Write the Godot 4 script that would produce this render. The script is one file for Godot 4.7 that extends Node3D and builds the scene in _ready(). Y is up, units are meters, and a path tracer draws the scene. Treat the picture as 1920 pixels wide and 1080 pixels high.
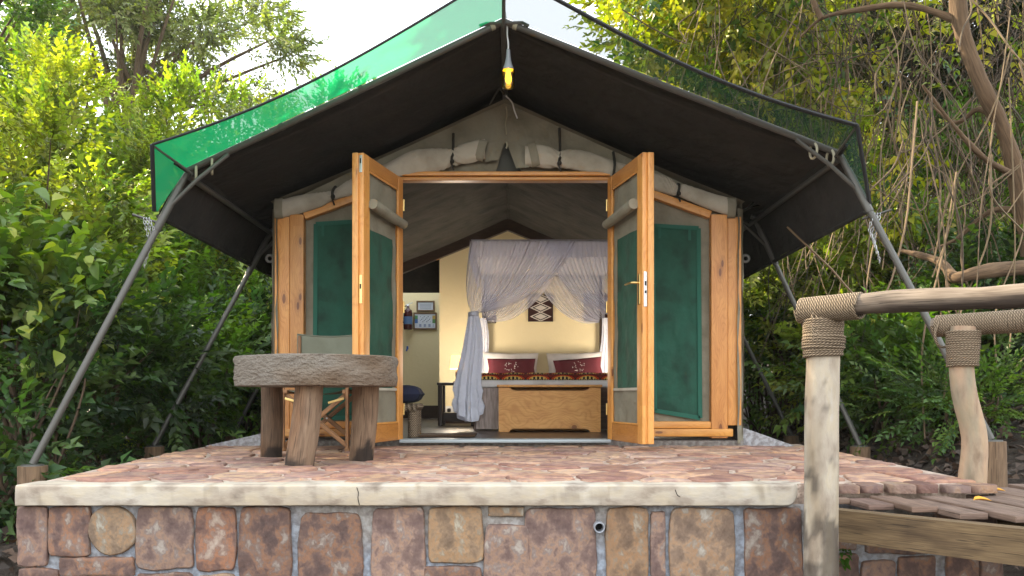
extends Node3D
# A safari tent on a stone terrace among shrubs. x right, y up, camera at the origin looking along -z; the terrace lies at y = 0.

const EYE := 0.392
const LENS := 1500.0          # focal length for a picture 1920 wide; the horizon lies 205 of those pixels under its middle
var M := {}
var base_of := {}
var names := {}
var rng := RandomNumberGenerator.new()
var wob := FastNoiseLite.new()


class Mb:
	var v := PackedVector3Array()
	var t := PackedVector2Array()
	var c := PackedColorArray()
	var ix := PackedInt32Array()
	var col := Color.WHITE
	var tint: Callable

	func p(q: Vector3, uv := Vector2.ZERO) -> int:
		v.append(q)
		t.append(uv)
		c.append(col * (tint.call(q) as Color) if tint.is_valid() else col)
		return v.size() - 1

	func tri(a: int, b: int, d: int) -> void:      # counter-clockwise from outside
		ix.append(a)
		ix.append(d)
		ix.append(b)

	func quad(a: int, b: int, d: int, e: int) -> void:
		tri(a, b, d)
		tri(a, d, e)

	func tri_from(a: int, b: int, d: int, mid: Vector3) -> void:
		var n := (v[b] - v[a]).cross(v[d] - v[a])
		if n.dot((v[a] + v[b] + v[d]) / 3.0 - mid) < 0.0:
			tri(a, d, b)
		else:
			tri(a, b, d)

	func quad_from(a: int, b: int, d: int, e: int, mid: Vector3) -> void:
		tri_from(a, b, d, mid)
		tri_from(a, d, e, mid)

	func box(mid: Vector3, size: Vector3, turn := Basis(), bevel := 0.004, uvo := Vector2.ZERO) -> void:
		var h := size * 0.5
		bevel = minf(bevel, minf(h.x, minf(h.y, h.z)) * 0.5)
		var long := size.max_axis_index()
		var id := []
		for a in 3:
			var row := []
			for k in 8:
				var s := Vector3(1 if k & 1 else -1, 1 if k & 2 else -1, 1 if k & 4 else -1)
				var q := s * (h - Vector3.ONE * bevel)
				q[a] = s[a] * h[a]
				var o1 := (long + 1) % 3
				var o2 := (long + 2) % 3
				var uv: Vector2
				if a == long:
					uv = Vector2(q[o1], q[o2])
				elif a == o1:
					uv = Vector2(q[long], q[o2])
				else:
					uv = Vector2(q[long], q[o1])
				row.append(p(mid + turn * q, uv + uvo))
			id.append(row)
		for a in 3:
			var b := (a + 1) % 3
			var d := (a + 2) % 3
			for s in 2:
				var k0: int = s << a
				quad_from(id[a][k0], id[a][k0 | 1 << b], id[a][k0 | 1 << b | 1 << d], id[a][k0 | 1 << d], mid)
			for sb in 2:
				for sd in 2:
					var k0: int = sb << b | sd << d
					quad_from(id[b][k0], id[b][k0 | 1 << a], id[d][k0 | 1 << a], id[d][k0], mid)
		for k in 8:
			tri_from(id[0][k], id[1][k], id[2][k], mid)

	func beam(a: Vector3, b: Vector3, w: float, h: float, up := Vector3.UP, bevel := 0.004, uvo := Vector2.ZERO) -> void:
		var x := (b - a).normalized()
		var z := x.cross(up).normalized()
		var y := z.cross(x)
		box((a + b) * 0.5, Vector3(a.distance_to(b), h, w), Basis(x, y, z), bevel, uvo)

	func tube(pts: PackedVector3Array, radii: PackedFloat32Array, sides := 8, caps := true, rough = null, uvo := Vector2.ZERO) -> void:
		var n := pts.size()
		var first := v.size()
		var t0 := (pts[1] - pts[0]).normalized()
		var side := t0.cross(Vector3.UP if absf(t0.y) < 0.9 else Vector3.RIGHT).normalized()
		var gone := 0.0
		for i in n:
			var tg := (pts[mini(i + 1, n - 1)] - pts[maxi(i - 1, 0)]).normalized()
			side = (side - tg * side.dot(tg)).normalized()
			var b := tg.cross(side)
			var r := radii[mini(i, radii.size() - 1)]
			if i:
				gone += pts[i].distance_to(pts[i - 1])
			for j in sides + 1:
				var an := TAU * (j % sides) / sides
				var dir := side * cos(an) + b * sin(an)
				var rr := r
				if rough != null:
					rr *= rough.call(pts[i] + dir * r) as float
				p(pts[i] + dir * rr, Vector2(gone, TAU * j / sides * maxf(radii[0], 0.01)) + uvo)
		for i in n - 1:
			for j in sides:
				var a := first + i * (sides + 1) + j
				quad(a, a + 1, a + sides + 2, a + sides + 1)
		# the seam: both columns of it share their place, so weld their faces by hand is not needed at these sizes
		if caps:
			for e in 2:
				var i := 0 if e == 0 else n - 1
				var out := (pts[0] - pts[1]) if e == 0 else (pts[n - 1] - pts[n - 2])
				var m := p(pts[i], uvo)
				var ring := []
				for j in sides:
					var q := v[first + i * (sides + 1) + j]
					ring.append(p(q, Vector2(q.x, q.y + q.z)))
				for j in sides:
					tri_from(m, ring[j], ring[(j + 1) % sides], pts[i] - out)

	func lathe(profile: PackedVector2Array, sides: int, o: Vector3, turn := Basis()) -> void:
		var first := v.size()
		for i in profile.size():
			for j in sides + 1:
				var an := -TAU * (j % sides) / sides
				p(o + turn * Vector3(cos(an) * profile[i].x, profile[i].y, sin(an) * profile[i].x), Vector2(TAU * j / sides * 0.1, profile[i].y))
		for i in profile.size() - 1:
			for j in sides:
				var a := first + i * (sides + 1) + j
				quad(a, a + 1, a + sides + 2, a + sides + 1)

	func prism(poly: PackedVector2Array, x: Transform3D, deep: float, uvo := Vector2.ZERO) -> void:   # front at z = deep / 2
		if not Geometry2D.is_polygon_clockwise(poly):
			poly = poly.duplicate()
		else:
			poly = poly.duplicate()
			poly.reverse()
		var ids := Geometry2D.triangulate_polygon(poly)
		for s in [1.0, -1.0]:
			var f := v.size()
			for q in poly:
				p(x * Vector3(q.x, q.y, deep * 0.5 * s), q + uvo)
			for k in range(0, ids.size(), 3):
				var a := poly[ids[k]]
				var turn := (poly[ids[k + 1]] - a).cross(poly[ids[k + 2]] - a) > 0.0
				if turn == (s > 0.0):
					tri(f + ids[k], f + ids[k + 1], f + ids[k + 2])
				else:
					tri(f + ids[k], f + ids[k + 2], f + ids[k + 1])
		for k in poly.size():
			var a := poly[k]
			var b := poly[(k + 1) % poly.size()]
			var l := a.distance_to(b)
			var i0 := p(x * Vector3(a.x, a.y, deep * 0.5), Vector2(0, 0) + uvo)
			p(x * Vector3(a.x, a.y, -deep * 0.5), Vector2(0, deep) + uvo)
			p(x * Vector3(b.x, b.y, -deep * 0.5), Vector2(l, deep) + uvo)
			p(x * Vector3(b.x, b.y, deep * 0.5), Vector2(l, 0) + uvo)
			quad(i0, i0 + 1, i0 + 2, i0 + 3)

	func grid(nu: int, nv: int, f: Callable, size := Vector2.ONE) -> void:
		var first := v.size()
		for j in nv + 1:
			for i in nu + 1:
				var a := Vector2(float(i) / nu, float(j) / nv)
				p(f.call(a.x, a.y), a * size)
		for j in nv:
			for i in nu:
				var a := first + j * (nu + 1) + i
				quad(a, a + 1, a + nu + 2, a + nu + 1)

	func stone(ring: PackedVector3Array, out: Vector3, proud: float, inset: float, wobble: Callable) -> void:   # an outline pushed out into a low dressed stone
		var mid := Vector3.ZERO
		for q in ring:
			mid += q / ring.size()
		var n := ring.size()
		var first := v.size()
		for k in 5:
			for q in ring:
				var far := q.distance_to(mid)
				var w: Vector3 = q.lerp(mid, [0.0, 0.0, inset / far, 0.42, 0.72][k] as float) + out * ([-0.03, proud * 0.55, proud, proud, proud][k] as float)
				if k > 0 and wobble.is_valid():
					w += out * (wobble.call(w) as float) * (0.4 if k == 1 else 1.0)
				p(w, Vector2(w.x, w.y))
		var m := mid + out * proud
		if wobble.is_valid():
			m += out * (wobble.call(m) as float)
		var mi := p(m, Vector2(m.x, m.y))
		var flip := (ring[1] - ring[0]).cross(ring[1] - mid).dot(out) < 0.0   # true when the ring runs clockwise as seen from outside
		for k in 4:
			for j in n:
				var a := first + k * n + j
				var b := first + k * n + (j + 1) % n
				if flip:
					quad(b, a, a + n, b + n)
				else:
					quad(a, b, b + n, a + n)
		for j in n:
			if flip:
				tri(first + 4 * n + (j + 1) % n, first + 4 * n + j, mi)
			else:
				tri(first + 4 * n + j, first + 4 * n + (j + 1) % n, mi)

	func leaf(o: Vector3, dir: Vector3, up: Vector3, l: float, w: float, droop := 0.25, fold := 0.25, fine := true) -> void:
		dir = dir.normalized()
		var side := dir.cross(up).normalized()
		up = side.cross(dir)
		var b := p(o)
		var q1 := o + dir * l * 0.36
		var l1 := p(q1 - side * w * 0.5 + up * w * fold)
		var m1 := p(q1)
		var r1 := p(q1 + side * w * 0.5 + up * w * fold)
		var tip := p(o + dir * l - up * l * droop)
		if fine:
			var q2 := o + dir * l * 0.72 - up * l * droop * 0.4
			var l2 := p(q2 - side * w * 0.33 + up * w * fold * 0.6)
			var m2 := p(q2)
			var r2 := p(q2 + side * w * 0.33 + up * w * fold * 0.6)
			tri(b, m1, l1)
			tri(b, r1, m1)
			quad(l1, m1, m2, l2)
			quad(m1, r1, r2, m2)
			var q0 := o + dir * l * 0.14
			var l0 := p(q0 - side * w * 0.42 + up * w * fold * 0.8)
			var r0 := p(q0 + side * w * 0.42 + up * w * fold * 0.8)
			tri(b, l1, l0)
			tri(b, r0, r1)
			var q3 := o + dir * l * 0.88 - up * l * droop * 0.7
			var l3 := p(q3 - side * w * 0.13 + up * w * fold * 0.25)
			var r3 := p(q3 + side * w * 0.13 + up * w * fold * 0.25)
			tri(l2, m2, l3)
			tri(m2, r2, r3)
			tri(l3, m2, tip)
			tri(m2, r3, tip)
		else:
			tri(b, m1, l1)
			tri(b, r1, m1)
			tri(l1, m1, tip)
			tri(m1, r1, tip)

	func mesh(off: Vector3, m: Material) -> ArrayMesh:
		var n := PackedVector3Array()
		n.resize(v.size())
		for k in range(0, ix.size(), 3):
			var a := ix[k]
			var b := ix[k + 2]
			var d := ix[k + 1]
			var f := (v[b] - v[a]).cross(v[d] - v[a])
			n[a] += f
			n[b] += f
			n[d] += f
		for k in n.size():
			n[k] = n[k].normalized() if n[k].length_squared() > 1e-20 else Vector3.UP
		if off != Vector3.ZERO:
			for k in v.size():
				v[k] -= off
		var arrays := []
		arrays.resize(Mesh.ARRAY_MAX)
		arrays[Mesh.ARRAY_VERTEX] = v
		arrays[Mesh.ARRAY_NORMAL] = n
		arrays[Mesh.ARRAY_TEX_UV] = t
		arrays[Mesh.ARRAY_COLOR] = c
		arrays[Mesh.ARRAY_INDEX] = ix
		var am := ArrayMesh.new()
		am.add_surface_from_arrays(Mesh.PRIMITIVE_TRIANGLES, arrays)
		am.surface_set_material(0, m)
		return am


# ---------------------------------------------------------------- helpers

func at(px: float, py: float, z: float) -> Vector3:       # the point that lies z metres in front of the lens
	return Vector3((px - 960.0) / LENS * z, EYE + (745.0 - py) / LENS * z, -z)


func numbered(called: String) -> String:
	var k: int = names.get(called, 0)
	names[called] = k + 1
	return called if k == 0 else "%s_%03d" % [called, k]


func thing(called: String, label: String, category: String, where := Vector3.ZERO, group := "") -> Node3D:
	var o := Node3D.new()
	o.name = numbered(called)
	add_child(o)
	o.position = where
	base_of[o] = where
	tag(o, label, category, group)
	return o


func tag(o: Node3D, label: String, category := "", group := "", kind := "") -> void:
	o.set_meta("label", label)
	if category: o.set_meta("category", category)
	if group: o.set_meta("group", group)
	if kind: o.set_meta("kind", kind)


func part(called: String, mb: Mb, m: Material, parent: Node3D, label := "") -> MeshInstance3D:
	var o := MeshInstance3D.new()
	var off: Vector3 = base_of.get(parent, Vector3.ZERO)
	o.mesh = mb.mesh(off, m)
	var k := 0
	var full := called
	while parent.has_node(full):
		k += 1
		full = "%s_%03d" % [called, k]
	o.name = full
	parent.add_child(o)
	base_of[o] = off
	if label: o.set_meta("label", label)
	return o


func solo(called: String, mb: Mb, m: Material, label: String, category: String, where := Vector3.ZERO, group := "", kind := "") -> MeshInstance3D:
	var o := MeshInstance3D.new()
	o.mesh = mb.mesh(where, m)
	o.name = numbered(called)
	add_child(o)
	o.position = where
	base_of[o] = where
	tag(o, label, category, group, kind)
	return o


func dup(root: Node3D, called: String, where: Vector3, turn: float, label: String) -> Node3D:
	var o: Node3D = root.duplicate()
	o.name = numbered(called)
	add_child(o)
	o.position = where
	o.rotation.y = turn
	o.set_meta("label", label)
	return o


func lin(r: float, g: float, b: float, a := 1.0) -> Color:
	var c := Color(r, g, b).linear_to_srgb()
	c.a = a
	return c


func mat(called: String, c: Color, rough := 0.8, metal := 0.0) -> StandardMaterial3D:
	var m := StandardMaterial3D.new()
	m.resource_name = called
	m.albedo_color = c
	m.roughness = rough
	m.metallic = metal
	M[called] = m
	return m


func noise(s: int, freq: float, oct := 4) -> FastNoiseLite:
	var n := FastNoiseLite.new()
	n.seed = s
	n.noise_type = FastNoiseLite.TYPE_SIMPLEX_SMOOTH
	n.frequency = freq
	n.fractal_octaves = oct
	return n


func ramp_tex(s: int, freq: float, stops: Array, size := 512, oct := 5, warp := 0.0) -> NoiseTexture2D:
	var n := noise(s, freq, oct)
	if warp > 0.0:
		n.domain_warp_enabled = true
		n.domain_warp_amplitude = warp
		n.domain_warp_frequency = freq * 1.5
	var g := Gradient.new()
	g.offsets = PackedFloat32Array(stops.map(func(x): return x[0]))
	g.colors = PackedColorArray(stops.map(func(x): return x[1]))
	var t := NoiseTexture2D.new()
	t.width = size
	t.height = size
	t.seamless = true
	t.noise = n
	t.color_ramp = g
	return t


func height_tex(s: int, freq: float, size := 512, oct := 5) -> NoiseTexture2D:
	var t := NoiseTexture2D.new()
	t.width = size
	t.height = size
	t.seamless = true
	t.noise = noise(s, freq, oct)
	return t


func img_tex(w: int, h: int, f: Callable) -> ImageTexture:
	var im := Image.create(w, h, false, Image.FORMAT_RGBA8)
	for y in h:
		for x in w:
			im.set_pixel(x, y, f.call(x, y))
	return ImageTexture.create_from_image(im)


func relief(m: StandardMaterial3D, t: Texture2D, cm: float) -> void:
	m.heightmap_enabled = true
	m.heightmap_texture = t
	m.heightmap_scale = cm


func world3(m: StandardMaterial3D, per_metre: float) -> void:
	m.uv1_triplanar = true
	m.uv1_world_triplanar = true
	m.uv1_scale = Vector3.ONE * per_metre


func path(a: Array) -> PackedVector3Array:
	return PackedVector3Array(a)


func rad(a: Array) -> PackedFloat32Array:
	return PackedFloat32Array(a)


func curve(a: Array, n: int) -> PackedVector3Array:       # a smooth line through the points
	var out := PackedVector3Array()
	var k := a.size() - 1
	for i in n + 1:
		var s := float(i) / n * k
		var j := mini(int(s), k - 1)
		var p0: Vector3 = a[maxi(j - 1, 0)]
		var p3: Vector3 = a[mini(j + 2, k)]
		out.append((a[j] as Vector3).cubic_interpolate(a[j + 1], p0, p3, s - j))
	return out


func ring_path(mid: Vector3, axis: Vector3, r: float, turns: float, length: float, per := 14, r2 := -1.0) -> PackedVector3Array:   # a rope wound round a pole
	var u := axis.normalized()
	var a := u.cross(Vector3.UP if absf(u.y) < 0.9 else Vector3.RIGHT).normalized()
	var b := u.cross(a)
	var out := PackedVector3Array()
	var n := int(turns * per)
	for i in n + 1:
		var s := float(i) / n
		var an := s * turns * TAU
		var rr := r if r2 < 0.0 else lerpf(r, r2, s)
		rr *= 1.0 + 0.025 * wob.get_noise_2d(an * 40.0, mid.x * 300.0)
		out.append(mid + u * (s * length + 0.003 * wob.get_noise_2d(an * 60.0, 99.0)) + (a * cos(an) + b * sin(an)) * rr)
	return out


func rough_at(amp: float, freq: float, s := 0.0) -> Callable:
	return func(q: Vector3) -> float: return 1.0 + amp * wob.get_noise_3d(q.x * freq + s, q.y * freq * 0.35, q.z * freq)


func r2(a: float, b: float) -> float:
	return rng.randf_range(a, b)


func uvr() -> Vector2:
	return Vector2(r2(0.0, 9.0), r2(0.0, 9.0))


func ground_y(x: float, z: float) -> float:               # z counts away from the camera
	var y := -0.75 + 0.5 * smoothstep(3.0, 6.0, z)
	if absf(x) < 2.6 and z > 3.3:
		y = -0.75 + 0.35 * smoothstep(3.5, 8.0, z)
	y += clampf((x - 2.75) * 0.42, 0.0, 3.0) * smoothstep(3.2, 5.2, z)
	y += 0.06 * wob.get_noise_2d(x * 60.0, z * 60.0)
	return y


# ---------------------------------------------------------------- materials

func make_materials() -> void:
	wob.seed = 5
	wob.frequency = 0.02
	wob.noise_type = FastNoiseLite.TYPE_SIMPLEX_SMOOTH
	wob.fractal_octaves = 4
	# varnished pine, grain along u; the picture is 2.4 m long and 0.45 m wide
	var g1 := noise(11, 0.004, 3)
	var g2 := noise(12, 0.03, 3)
	var knots := []
	var kr := RandomNumberGenerator.new()
	kr.seed = 77
	for i in 9:
		knots.append(Vector3(kr.randf() * 1024.0, kr.randf() * 256.0, kr.randf_range(3.0, 7.5)))
	var pine_px := func(x: int, y: int) -> Color:
		var bend := 0.0
		var dark := 0.0
		for k in knots:
			var dx: float = (x - k.x) * 0.45
			var dy: float = y - k.y
			if absf(dx) > 44.0 or absf(dy) > 34.0:
				continue
			var d := sqrt(dx * dx + dy * dy)
			bend += signf(dy) * 9.0 * exp(-d * d / (k.z * k.z * 6.0))
			dark += smoothstep(k.z + 1.5, k.z - 1.5, d) * 0.75 + 0.22 * exp(-absf(d - k.z * 1.5) / 3.0)
		var yy := y - bend
		var ring := 0.5 + 0.5 * sin(yy * 0.55 + 9.0 * g1.get_noise_2d(x * 0.9, yy * 2.2) * 3.0)
		var fine := g2.get_noise_2d(x * 0.25, yy * 16.0)
		var k2 := clampf(0.30 * pow(ring, 3.0) + 0.28 * fine + 0.32 * g1.get_noise_2d(x * 2.0 + 700.0, yy * 6.0), -0.5, 0.9)
		var c := Color(0.90, 0.69, 0.42).lerp(Color(0.70, 0.44, 0.20), clampf(0.18 + 0.75 * k2, 0.0, 1.0))
		return c.lerp(Color(0.32, 0.16, 0.07), clampf(dark * 0.8, 0.0, 0.8))
	var pine := img_tex(1024, 256, pine_px)
	var w := mat("varnished_pine", lin(0.98, 0.87, 0.68), 0.36)
	w.albedo_texture = pine
	w.uv1_scale = Vector3(1.0 / 2.4, 1.0 / 0.45, 1.0)
	w.vertex_color_use_as_albedo = true
	var w2 := mat("pale_pine", lin(1.0, 0.95, 0.86), 0.55)
	w2.albedo_texture = pine
	w2.uv1_scale = Vector3(1.0 / 1.9, 1.0 / 0.9, 1.0)
	w2.vertex_color_use_as_albedo = true
	# weathered wood: grain along u
	var weather_px := func(x: int, y: int) -> Color:
		var f := smoothstep(352.0, 512.0, float(x))
		var yf := smoothstep(192.0, 256.0, float(y))
		var at2 := func(n: FastNoiseLite, sx: float, sy: float) -> float:
			var a := n.get_noise_2d(x * sx, y * sy)
			if yf > 0.0: a = lerpf(a, n.get_noise_2d(x * sx, (y - 256) * sy), yf)
			if f > 0.0:
				var b := n.get_noise_2d((x - 512) * sx, y * sy)
				if yf > 0.0: b = lerpf(b, n.get_noise_2d((x - 512) * sx, (y - 256) * sy), yf)
				a = lerpf(a, b, f)
			return a
		var fine: float = at2.call(g2, 0.35, 7.0)
		var broad: float = at2.call(g1, 1.9, 7.0)
		var split := smoothstep(0.36, 0.46, at2.call(g2, 0.16, 4.0) as float)
		var k := clampf(0.58 + 0.45 * fine + 0.45 * broad, 0.0, 1.0)
		return Color(0.58, 0.54, 0.50).lerp(Color(0.86, 0.83, 0.79), k).lerp(Color(0.30, 0.27, 0.24), split * 0.55)
	var weather := img_tex(512, 256, weather_px)
	for a in [["grey_wood", lin(0.64, 0.59, 0.53), 0.9], ["brown_wood", lin(0.34, 0.235, 0.15), 0.9], ["leg_wood", lin(0.36, 0.27, 0.20), 0.9], ["deck_wood", lin(0.36, 0.26, 0.215), 0.85], ["ochre_wood", lin(0.29, 0.205, 0.11), 0.85], ["dark_wood", lin(0.085, 0.055, 0.042), 0.32], ["rail_wood", lin(0.33, 0.28, 0.235), 0.9], ["stained_wood", lin(0.22, 0.13, 0.09), 0.4], ["washed_wood", lin(0.72, 0.62, 0.60), 0.5], ["chair_wood", lin(0.55, 0.30, 0.14), 0.6], ["bark", lin(0.30, 0.235, 0.17), 0.95], ["pale_bark", lin(0.27, 0.185, 0.115), 0.95]]:
		var m := mat(a[0], a[1], a[2])
		m.albedo_texture = weather
		m.uv1_scale = Vector3(1.0 / 0.9, 1.0 / 0.35, 1.0)
		m.vertex_color_use_as_albedo = true
		relief(m, weather, 0.18)
	# stone
	var rocky := height_tex(31, 0.03, 512, 6)
	var speck := ramp_tex(33, 0.02, [[0.0, Color(0.70, 0.66, 0.64)], [0.42, Color(0.86, 0.83, 0.80)], [0.6, Color(0.95, 0.93, 0.91)], [1.0, Color(1.0, 1.0, 0.98)]], 512, 5, 12.0)
	var blotch := ramp_tex(32, 0.006, [[0.0, Color(0.66, 0.58, 0.58)], [0.40, Color(0.80, 0.73, 0.71)], [0.52, Color(0.88, 0.83, 0.78)], [0.64, Color(0.96, 0.87, 0.76)], [0.8, Color(0.86, 0.83, 0.81)], [1.0, Color(1.0, 0.98, 0.96)]], 1024, 7, 60.0)
	var grain_h := height_tex(36, 0.05, 512, 6)
	var m1 := mat("wall_stone", Color.WHITE, 0.85)
	var grain := ramp_tex(35, 0.06, [[0.0, Color(0.68, 0.65, 0.63)], [0.42, Color(0.86, 0.84, 0.82)], [0.6, Color(0.95, 0.94, 0.93)], [1.0, Color(1.0, 1.0, 1.0)]], 1024, 6, 10.0)
	m1.albedo_texture = grain
	m1.vertex_color_use_as_albedo = true
	var rock_tones := {
		"rust": [[0.0, Color(0.31, 0.25, 0.24)], [0.36, Color(0.43, 0.34, 0.31)], [0.48, Color(0.52, 0.41, 0.35)], [0.56, Color(0.61, 0.44, 0.33)], [0.64, Color(0.51, 0.43, 0.39)], [0.78, Color(0.64, 0.59, 0.54)], [1.0, Color(0.72, 0.69, 0.65)]],
		"mauve": [[0.0, Color(0.36, 0.28, 0.26)], [0.38, Color(0.47, 0.38, 0.34)], [0.5, Color(0.56, 0.46, 0.40)], [0.58, Color(0.63, 0.50, 0.40)], [0.68, Color(0.53, 0.46, 0.42)], [0.8, Color(0.66, 0.61, 0.55)], [1.0, Color(0.73, 0.70, 0.65)]],
		"tan": [[0.0, Color(0.40, 0.33, 0.28)], [0.38, Color(0.52, 0.43, 0.36)], [0.5, Color(0.59, 0.49, 0.40)], [0.58, Color(0.64, 0.50, 0.38)], [0.68, Color(0.57, 0.51, 0.45)], [0.82, Color(0.66, 0.62, 0.57)], [1.0, Color(0.73, 0.70, 0.66)]]}
	var sd := 60
	for k in rock_tones:
		var rm := m1.duplicate() as StandardMaterial3D
		rm.resource_name = "stone_" + k
		var rt := ramp_tex(sd, 0.0055, rock_tones[k], 1024, 8, 45.0)
		(rt.noise as FastNoiseLite).fractal_gain = 0.62
		rm.albedo_texture = rt
		rm.uv1_scale = Vector3(1.25, 0.95, 1.0)
		relief(rm, grain_h, 0.4)
		rm.uv1_triplanar = true
		M["stone_" + k] = rm
		sd += 1
	world3(m1, 2.0)
	relief(m1, grain_h, 0.35)
	var m2 := mat("flag_stone", Color.WHITE, 0.72)
	m2.albedo_texture = blotch
	m2.vertex_color_use_as_albedo = true
	world3(m2, 1.3)
	relief(m2, grain_h, 0.5)
	var m3 := mat("mortar", lin(0.40, 0.42, 0.455), 0.95)
	m3.albedo_texture = speck
	m3.vertex_color_use_as_albedo = true
	world3(m3, 2.2)
	relief(m3, rocky, 0.4)
	var coping_tex := ramp_tex(34, 0.008, [[0.0, Color(0.70, 0.65, 0.60)], [0.30, Color(0.88, 0.84, 0.79)], [0.5, Color(0.95, 0.92, 0.87)], [0.72, Color(0.98, 0.94, 0.86)], [1.0, Color(1.0, 0.99, 0.97)]], 512, 6, 40.0)
	var m4 := mat("plaster_cap", lin(0.56, 0.535, 0.50), 0.9)
	m4.albedo_texture = coping_tex
	m4.vertex_color_use_as_albedo = true
	world3(m4, 1.4)
	m4.uv1_scale = Vector3(1.1, 2.4, 1.4)
	relief(m4, rocky, 0.12)
	var m5 := mat("floor_mortar", lin(0.60, 0.49, 0.41), 0.9)
	m5.albedo_texture = speck
	world3(m5, 1.7)
	relief(m5, rocky, 0.7)
	var earth := mat("earth", lin(0.050, 0.037, 0.027), 1.0)
	earth.albedo_texture = speck
	world3(earth, 0.9)
	relief(earth, rocky, 3.0)
	# cloth
	var weave := height_tex(41, 0.35, 256, 2)
	var dirt := ramp_tex(42, 0.006, [[0.0, Color(0.80, 0.78, 0.75)], [0.5, Color(0.95, 0.94, 0.93)], [1.0, Color(1, 1, 1)]], 512, 5, 20.0)
	var wrinkle := height_tex(43, 0.008, 512, 4)
	for a in [["canvas", lin(0.265, 0.243, 0.178)], ["flap_cloth", lin(0.50, 0.455, 0.365)], ["fly_cloth", lin(0.034, 0.028, 0.025)], ["lining", lin(0.09, 0.076, 0.062)], ["chair_cloth", lin(0.25, 0.265, 0.20)], ["strap", lin(0.035, 0.033, 0.026)], ["pale_strap", lin(0.45, 0.42, 0.30)], ["navy_cloth", lin(0.012, 0.016, 0.045)], ["red_cloth", lin(0.085, 0.005, 0.012)], ["white_cloth", lin(0.78, 0.76, 0.74)]]:
		var m := mat(a[0], a[1], 0.92)
		m.albedo_texture = dirt
		world3(m, 0.9)
		relief(m, wrinkle, 2.2 if a[0] in ["canvas", "flap_cloth", "lining", "fly_cloth"] else 0.5)
	var fs := M.fly_cloth.duplicate() as StandardMaterial3D
	fs.resource_name = "fly_seam"
	fs.albedo_color = lin(0.036, 0.030, 0.027)
	M.fly_seam = fs
	M.canvas.backlight_enabled = true
	M.canvas.backlight = Color(0.16, 0.15, 0.12)
	M.lining.backlight_enabled = true
	M.lining.backlight = Color(0.05, 0.045, 0.04)
	var fade := ramp_tex(45, 0.005, [[0.0, Color(0.50, 0.55, 0.52)], [0.45, Color(0.82, 0.85, 0.83)], [1.0, Color(1, 1, 1)]], 512, 6, 40.0)
	M.fly_cloth.albedo_texture = fade
	M.lining.albedo_texture = fade
	var gm := mat("green_mesh", lin(0.015, 0.110, 0.068, 0.90), 0.8)
	gm.transparency = BaseMaterial3D.TRANSPARENCY_ALPHA
	gm.albedo_texture = fade
	world3(gm, 1.1)
	relief(gm, wrinkle, 1.6)
	mat("green_hem", lin(0.014, 0.105, 0.068), 0.8)
	var sn := mat("shade_net", lin(0.006, 0.08, 0.05, 0.88), 0.85)
	sn.transparency = BaseMaterial3D.TRANSPARENCY_ALPHA
	sn.backlight_enabled = true
	sn.backlight = Color(0.035, 0.66, 0.39)
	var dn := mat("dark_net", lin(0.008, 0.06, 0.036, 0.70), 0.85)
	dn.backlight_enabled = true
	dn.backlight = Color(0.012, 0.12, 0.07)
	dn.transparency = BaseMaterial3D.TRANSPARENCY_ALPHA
	var fold := height_tex(44, 0.02, 256, 3)
	var mn := mat("bed_net", lin(0.90, 0.90, 1.0, 0.44), 0.95)
	mn.transparency = BaseMaterial3D.TRANSPARENCY_ALPHA
	mn.backlight_enabled = true
	mn.backlight = Color(0.44, 0.47, 0.56)
	world3(mn, 3.0)
	relief(mn, fold, 1.0)
	var mn2 := mn.duplicate() as StandardMaterial3D
	mn2.resource_name = "bed_net_gathered"
	mn2.albedo_color = lin(0.90, 0.92, 1.0, 0.88)
	M.net_gathered = mn2
	# plain ones
	var yellow := mat("yellow_plaster", lin(0.84, 0.72, 0.44), 0.9)
	world3(yellow, 0.7)
	relief(yellow, rocky, 0.15)
	mat("galvanised", lin(0.095, 0.09, 0.078), 0.5, 0.25)
	mat("steel", lin(0.55, 0.55, 0.55), 0.3, 0.9)
	mat("brass", lin(0.72, 0.52, 0.20), 0.28, 0.9)
	mat("threshold_metal", lin(0.33, 0.37, 0.38), 0.45, 0.3)
	mat("vent_mesh", lin(0.085, 0.085, 0.072), 0.95)
	mat("black_trim", lin(0.012, 0.012, 0.013), 0.7)
	mat("white_plastic", lin(0.75, 0.75, 0.73), 0.4)
	mat("blue_plastic", lin(0.03, 0.10, 0.45), 0.4)
	mat("red_enamel", lin(0.06, 0.012, 0.012), 0.25)
	mat("label_blue", lin(0.08, 0.16, 0.32), 0.5)
	mat("pipe_plastic", lin(0.30, 0.31, 0.33), 0.5)
	mat("dark_hole", lin(0.01, 0.01, 0.01), 1.0)
	mat("moss", lin(0.06, 0.14, 0.015), 1.0)
	var rope := mat("rope", lin(0.42, 0.345, 0.26), 0.95)
	rope.albedo_texture = img_tex(64, 64, func(x: int, y: int) -> Color: return Color(1, 0.97, 0.92).lerp(Color(0.30, 0.25, 0.20), pow(absf(sin((x + y) * PI / 32.0)), 2.0)))
	rope.uv1_scale = Vector3(1.0 / 0.03, 1.0 / 0.03, 1.0)
	var amber := mat("amber_glass", lin(0.62, 0.42, 0.01), 0.03)
	amber.refraction_enabled = true
	amber.refraction_scale = 0.05
	amber.transparency = BaseMaterial3D.TRANSPARENCY_ALPHA
	amber.albedo_color.a = 0.0
	var bulb := mat("bulb_glow", lin(1.0, 0.8, 0.4), 0.4)
	bulb.emission_enabled = true
	bulb.emission = Color(1.0, 0.80, 0.40)
	bulb.emission_energy_multiplier = 4.0
	var shade := mat("lamp_shade_glow", lin(0.9, 0.75, 0.5), 0.8)
	shade.emission_enabled = true
	shade.emission = Color(1.0, 0.74, 0.40)
	shade.emission_energy_multiplier = 1.3
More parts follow.
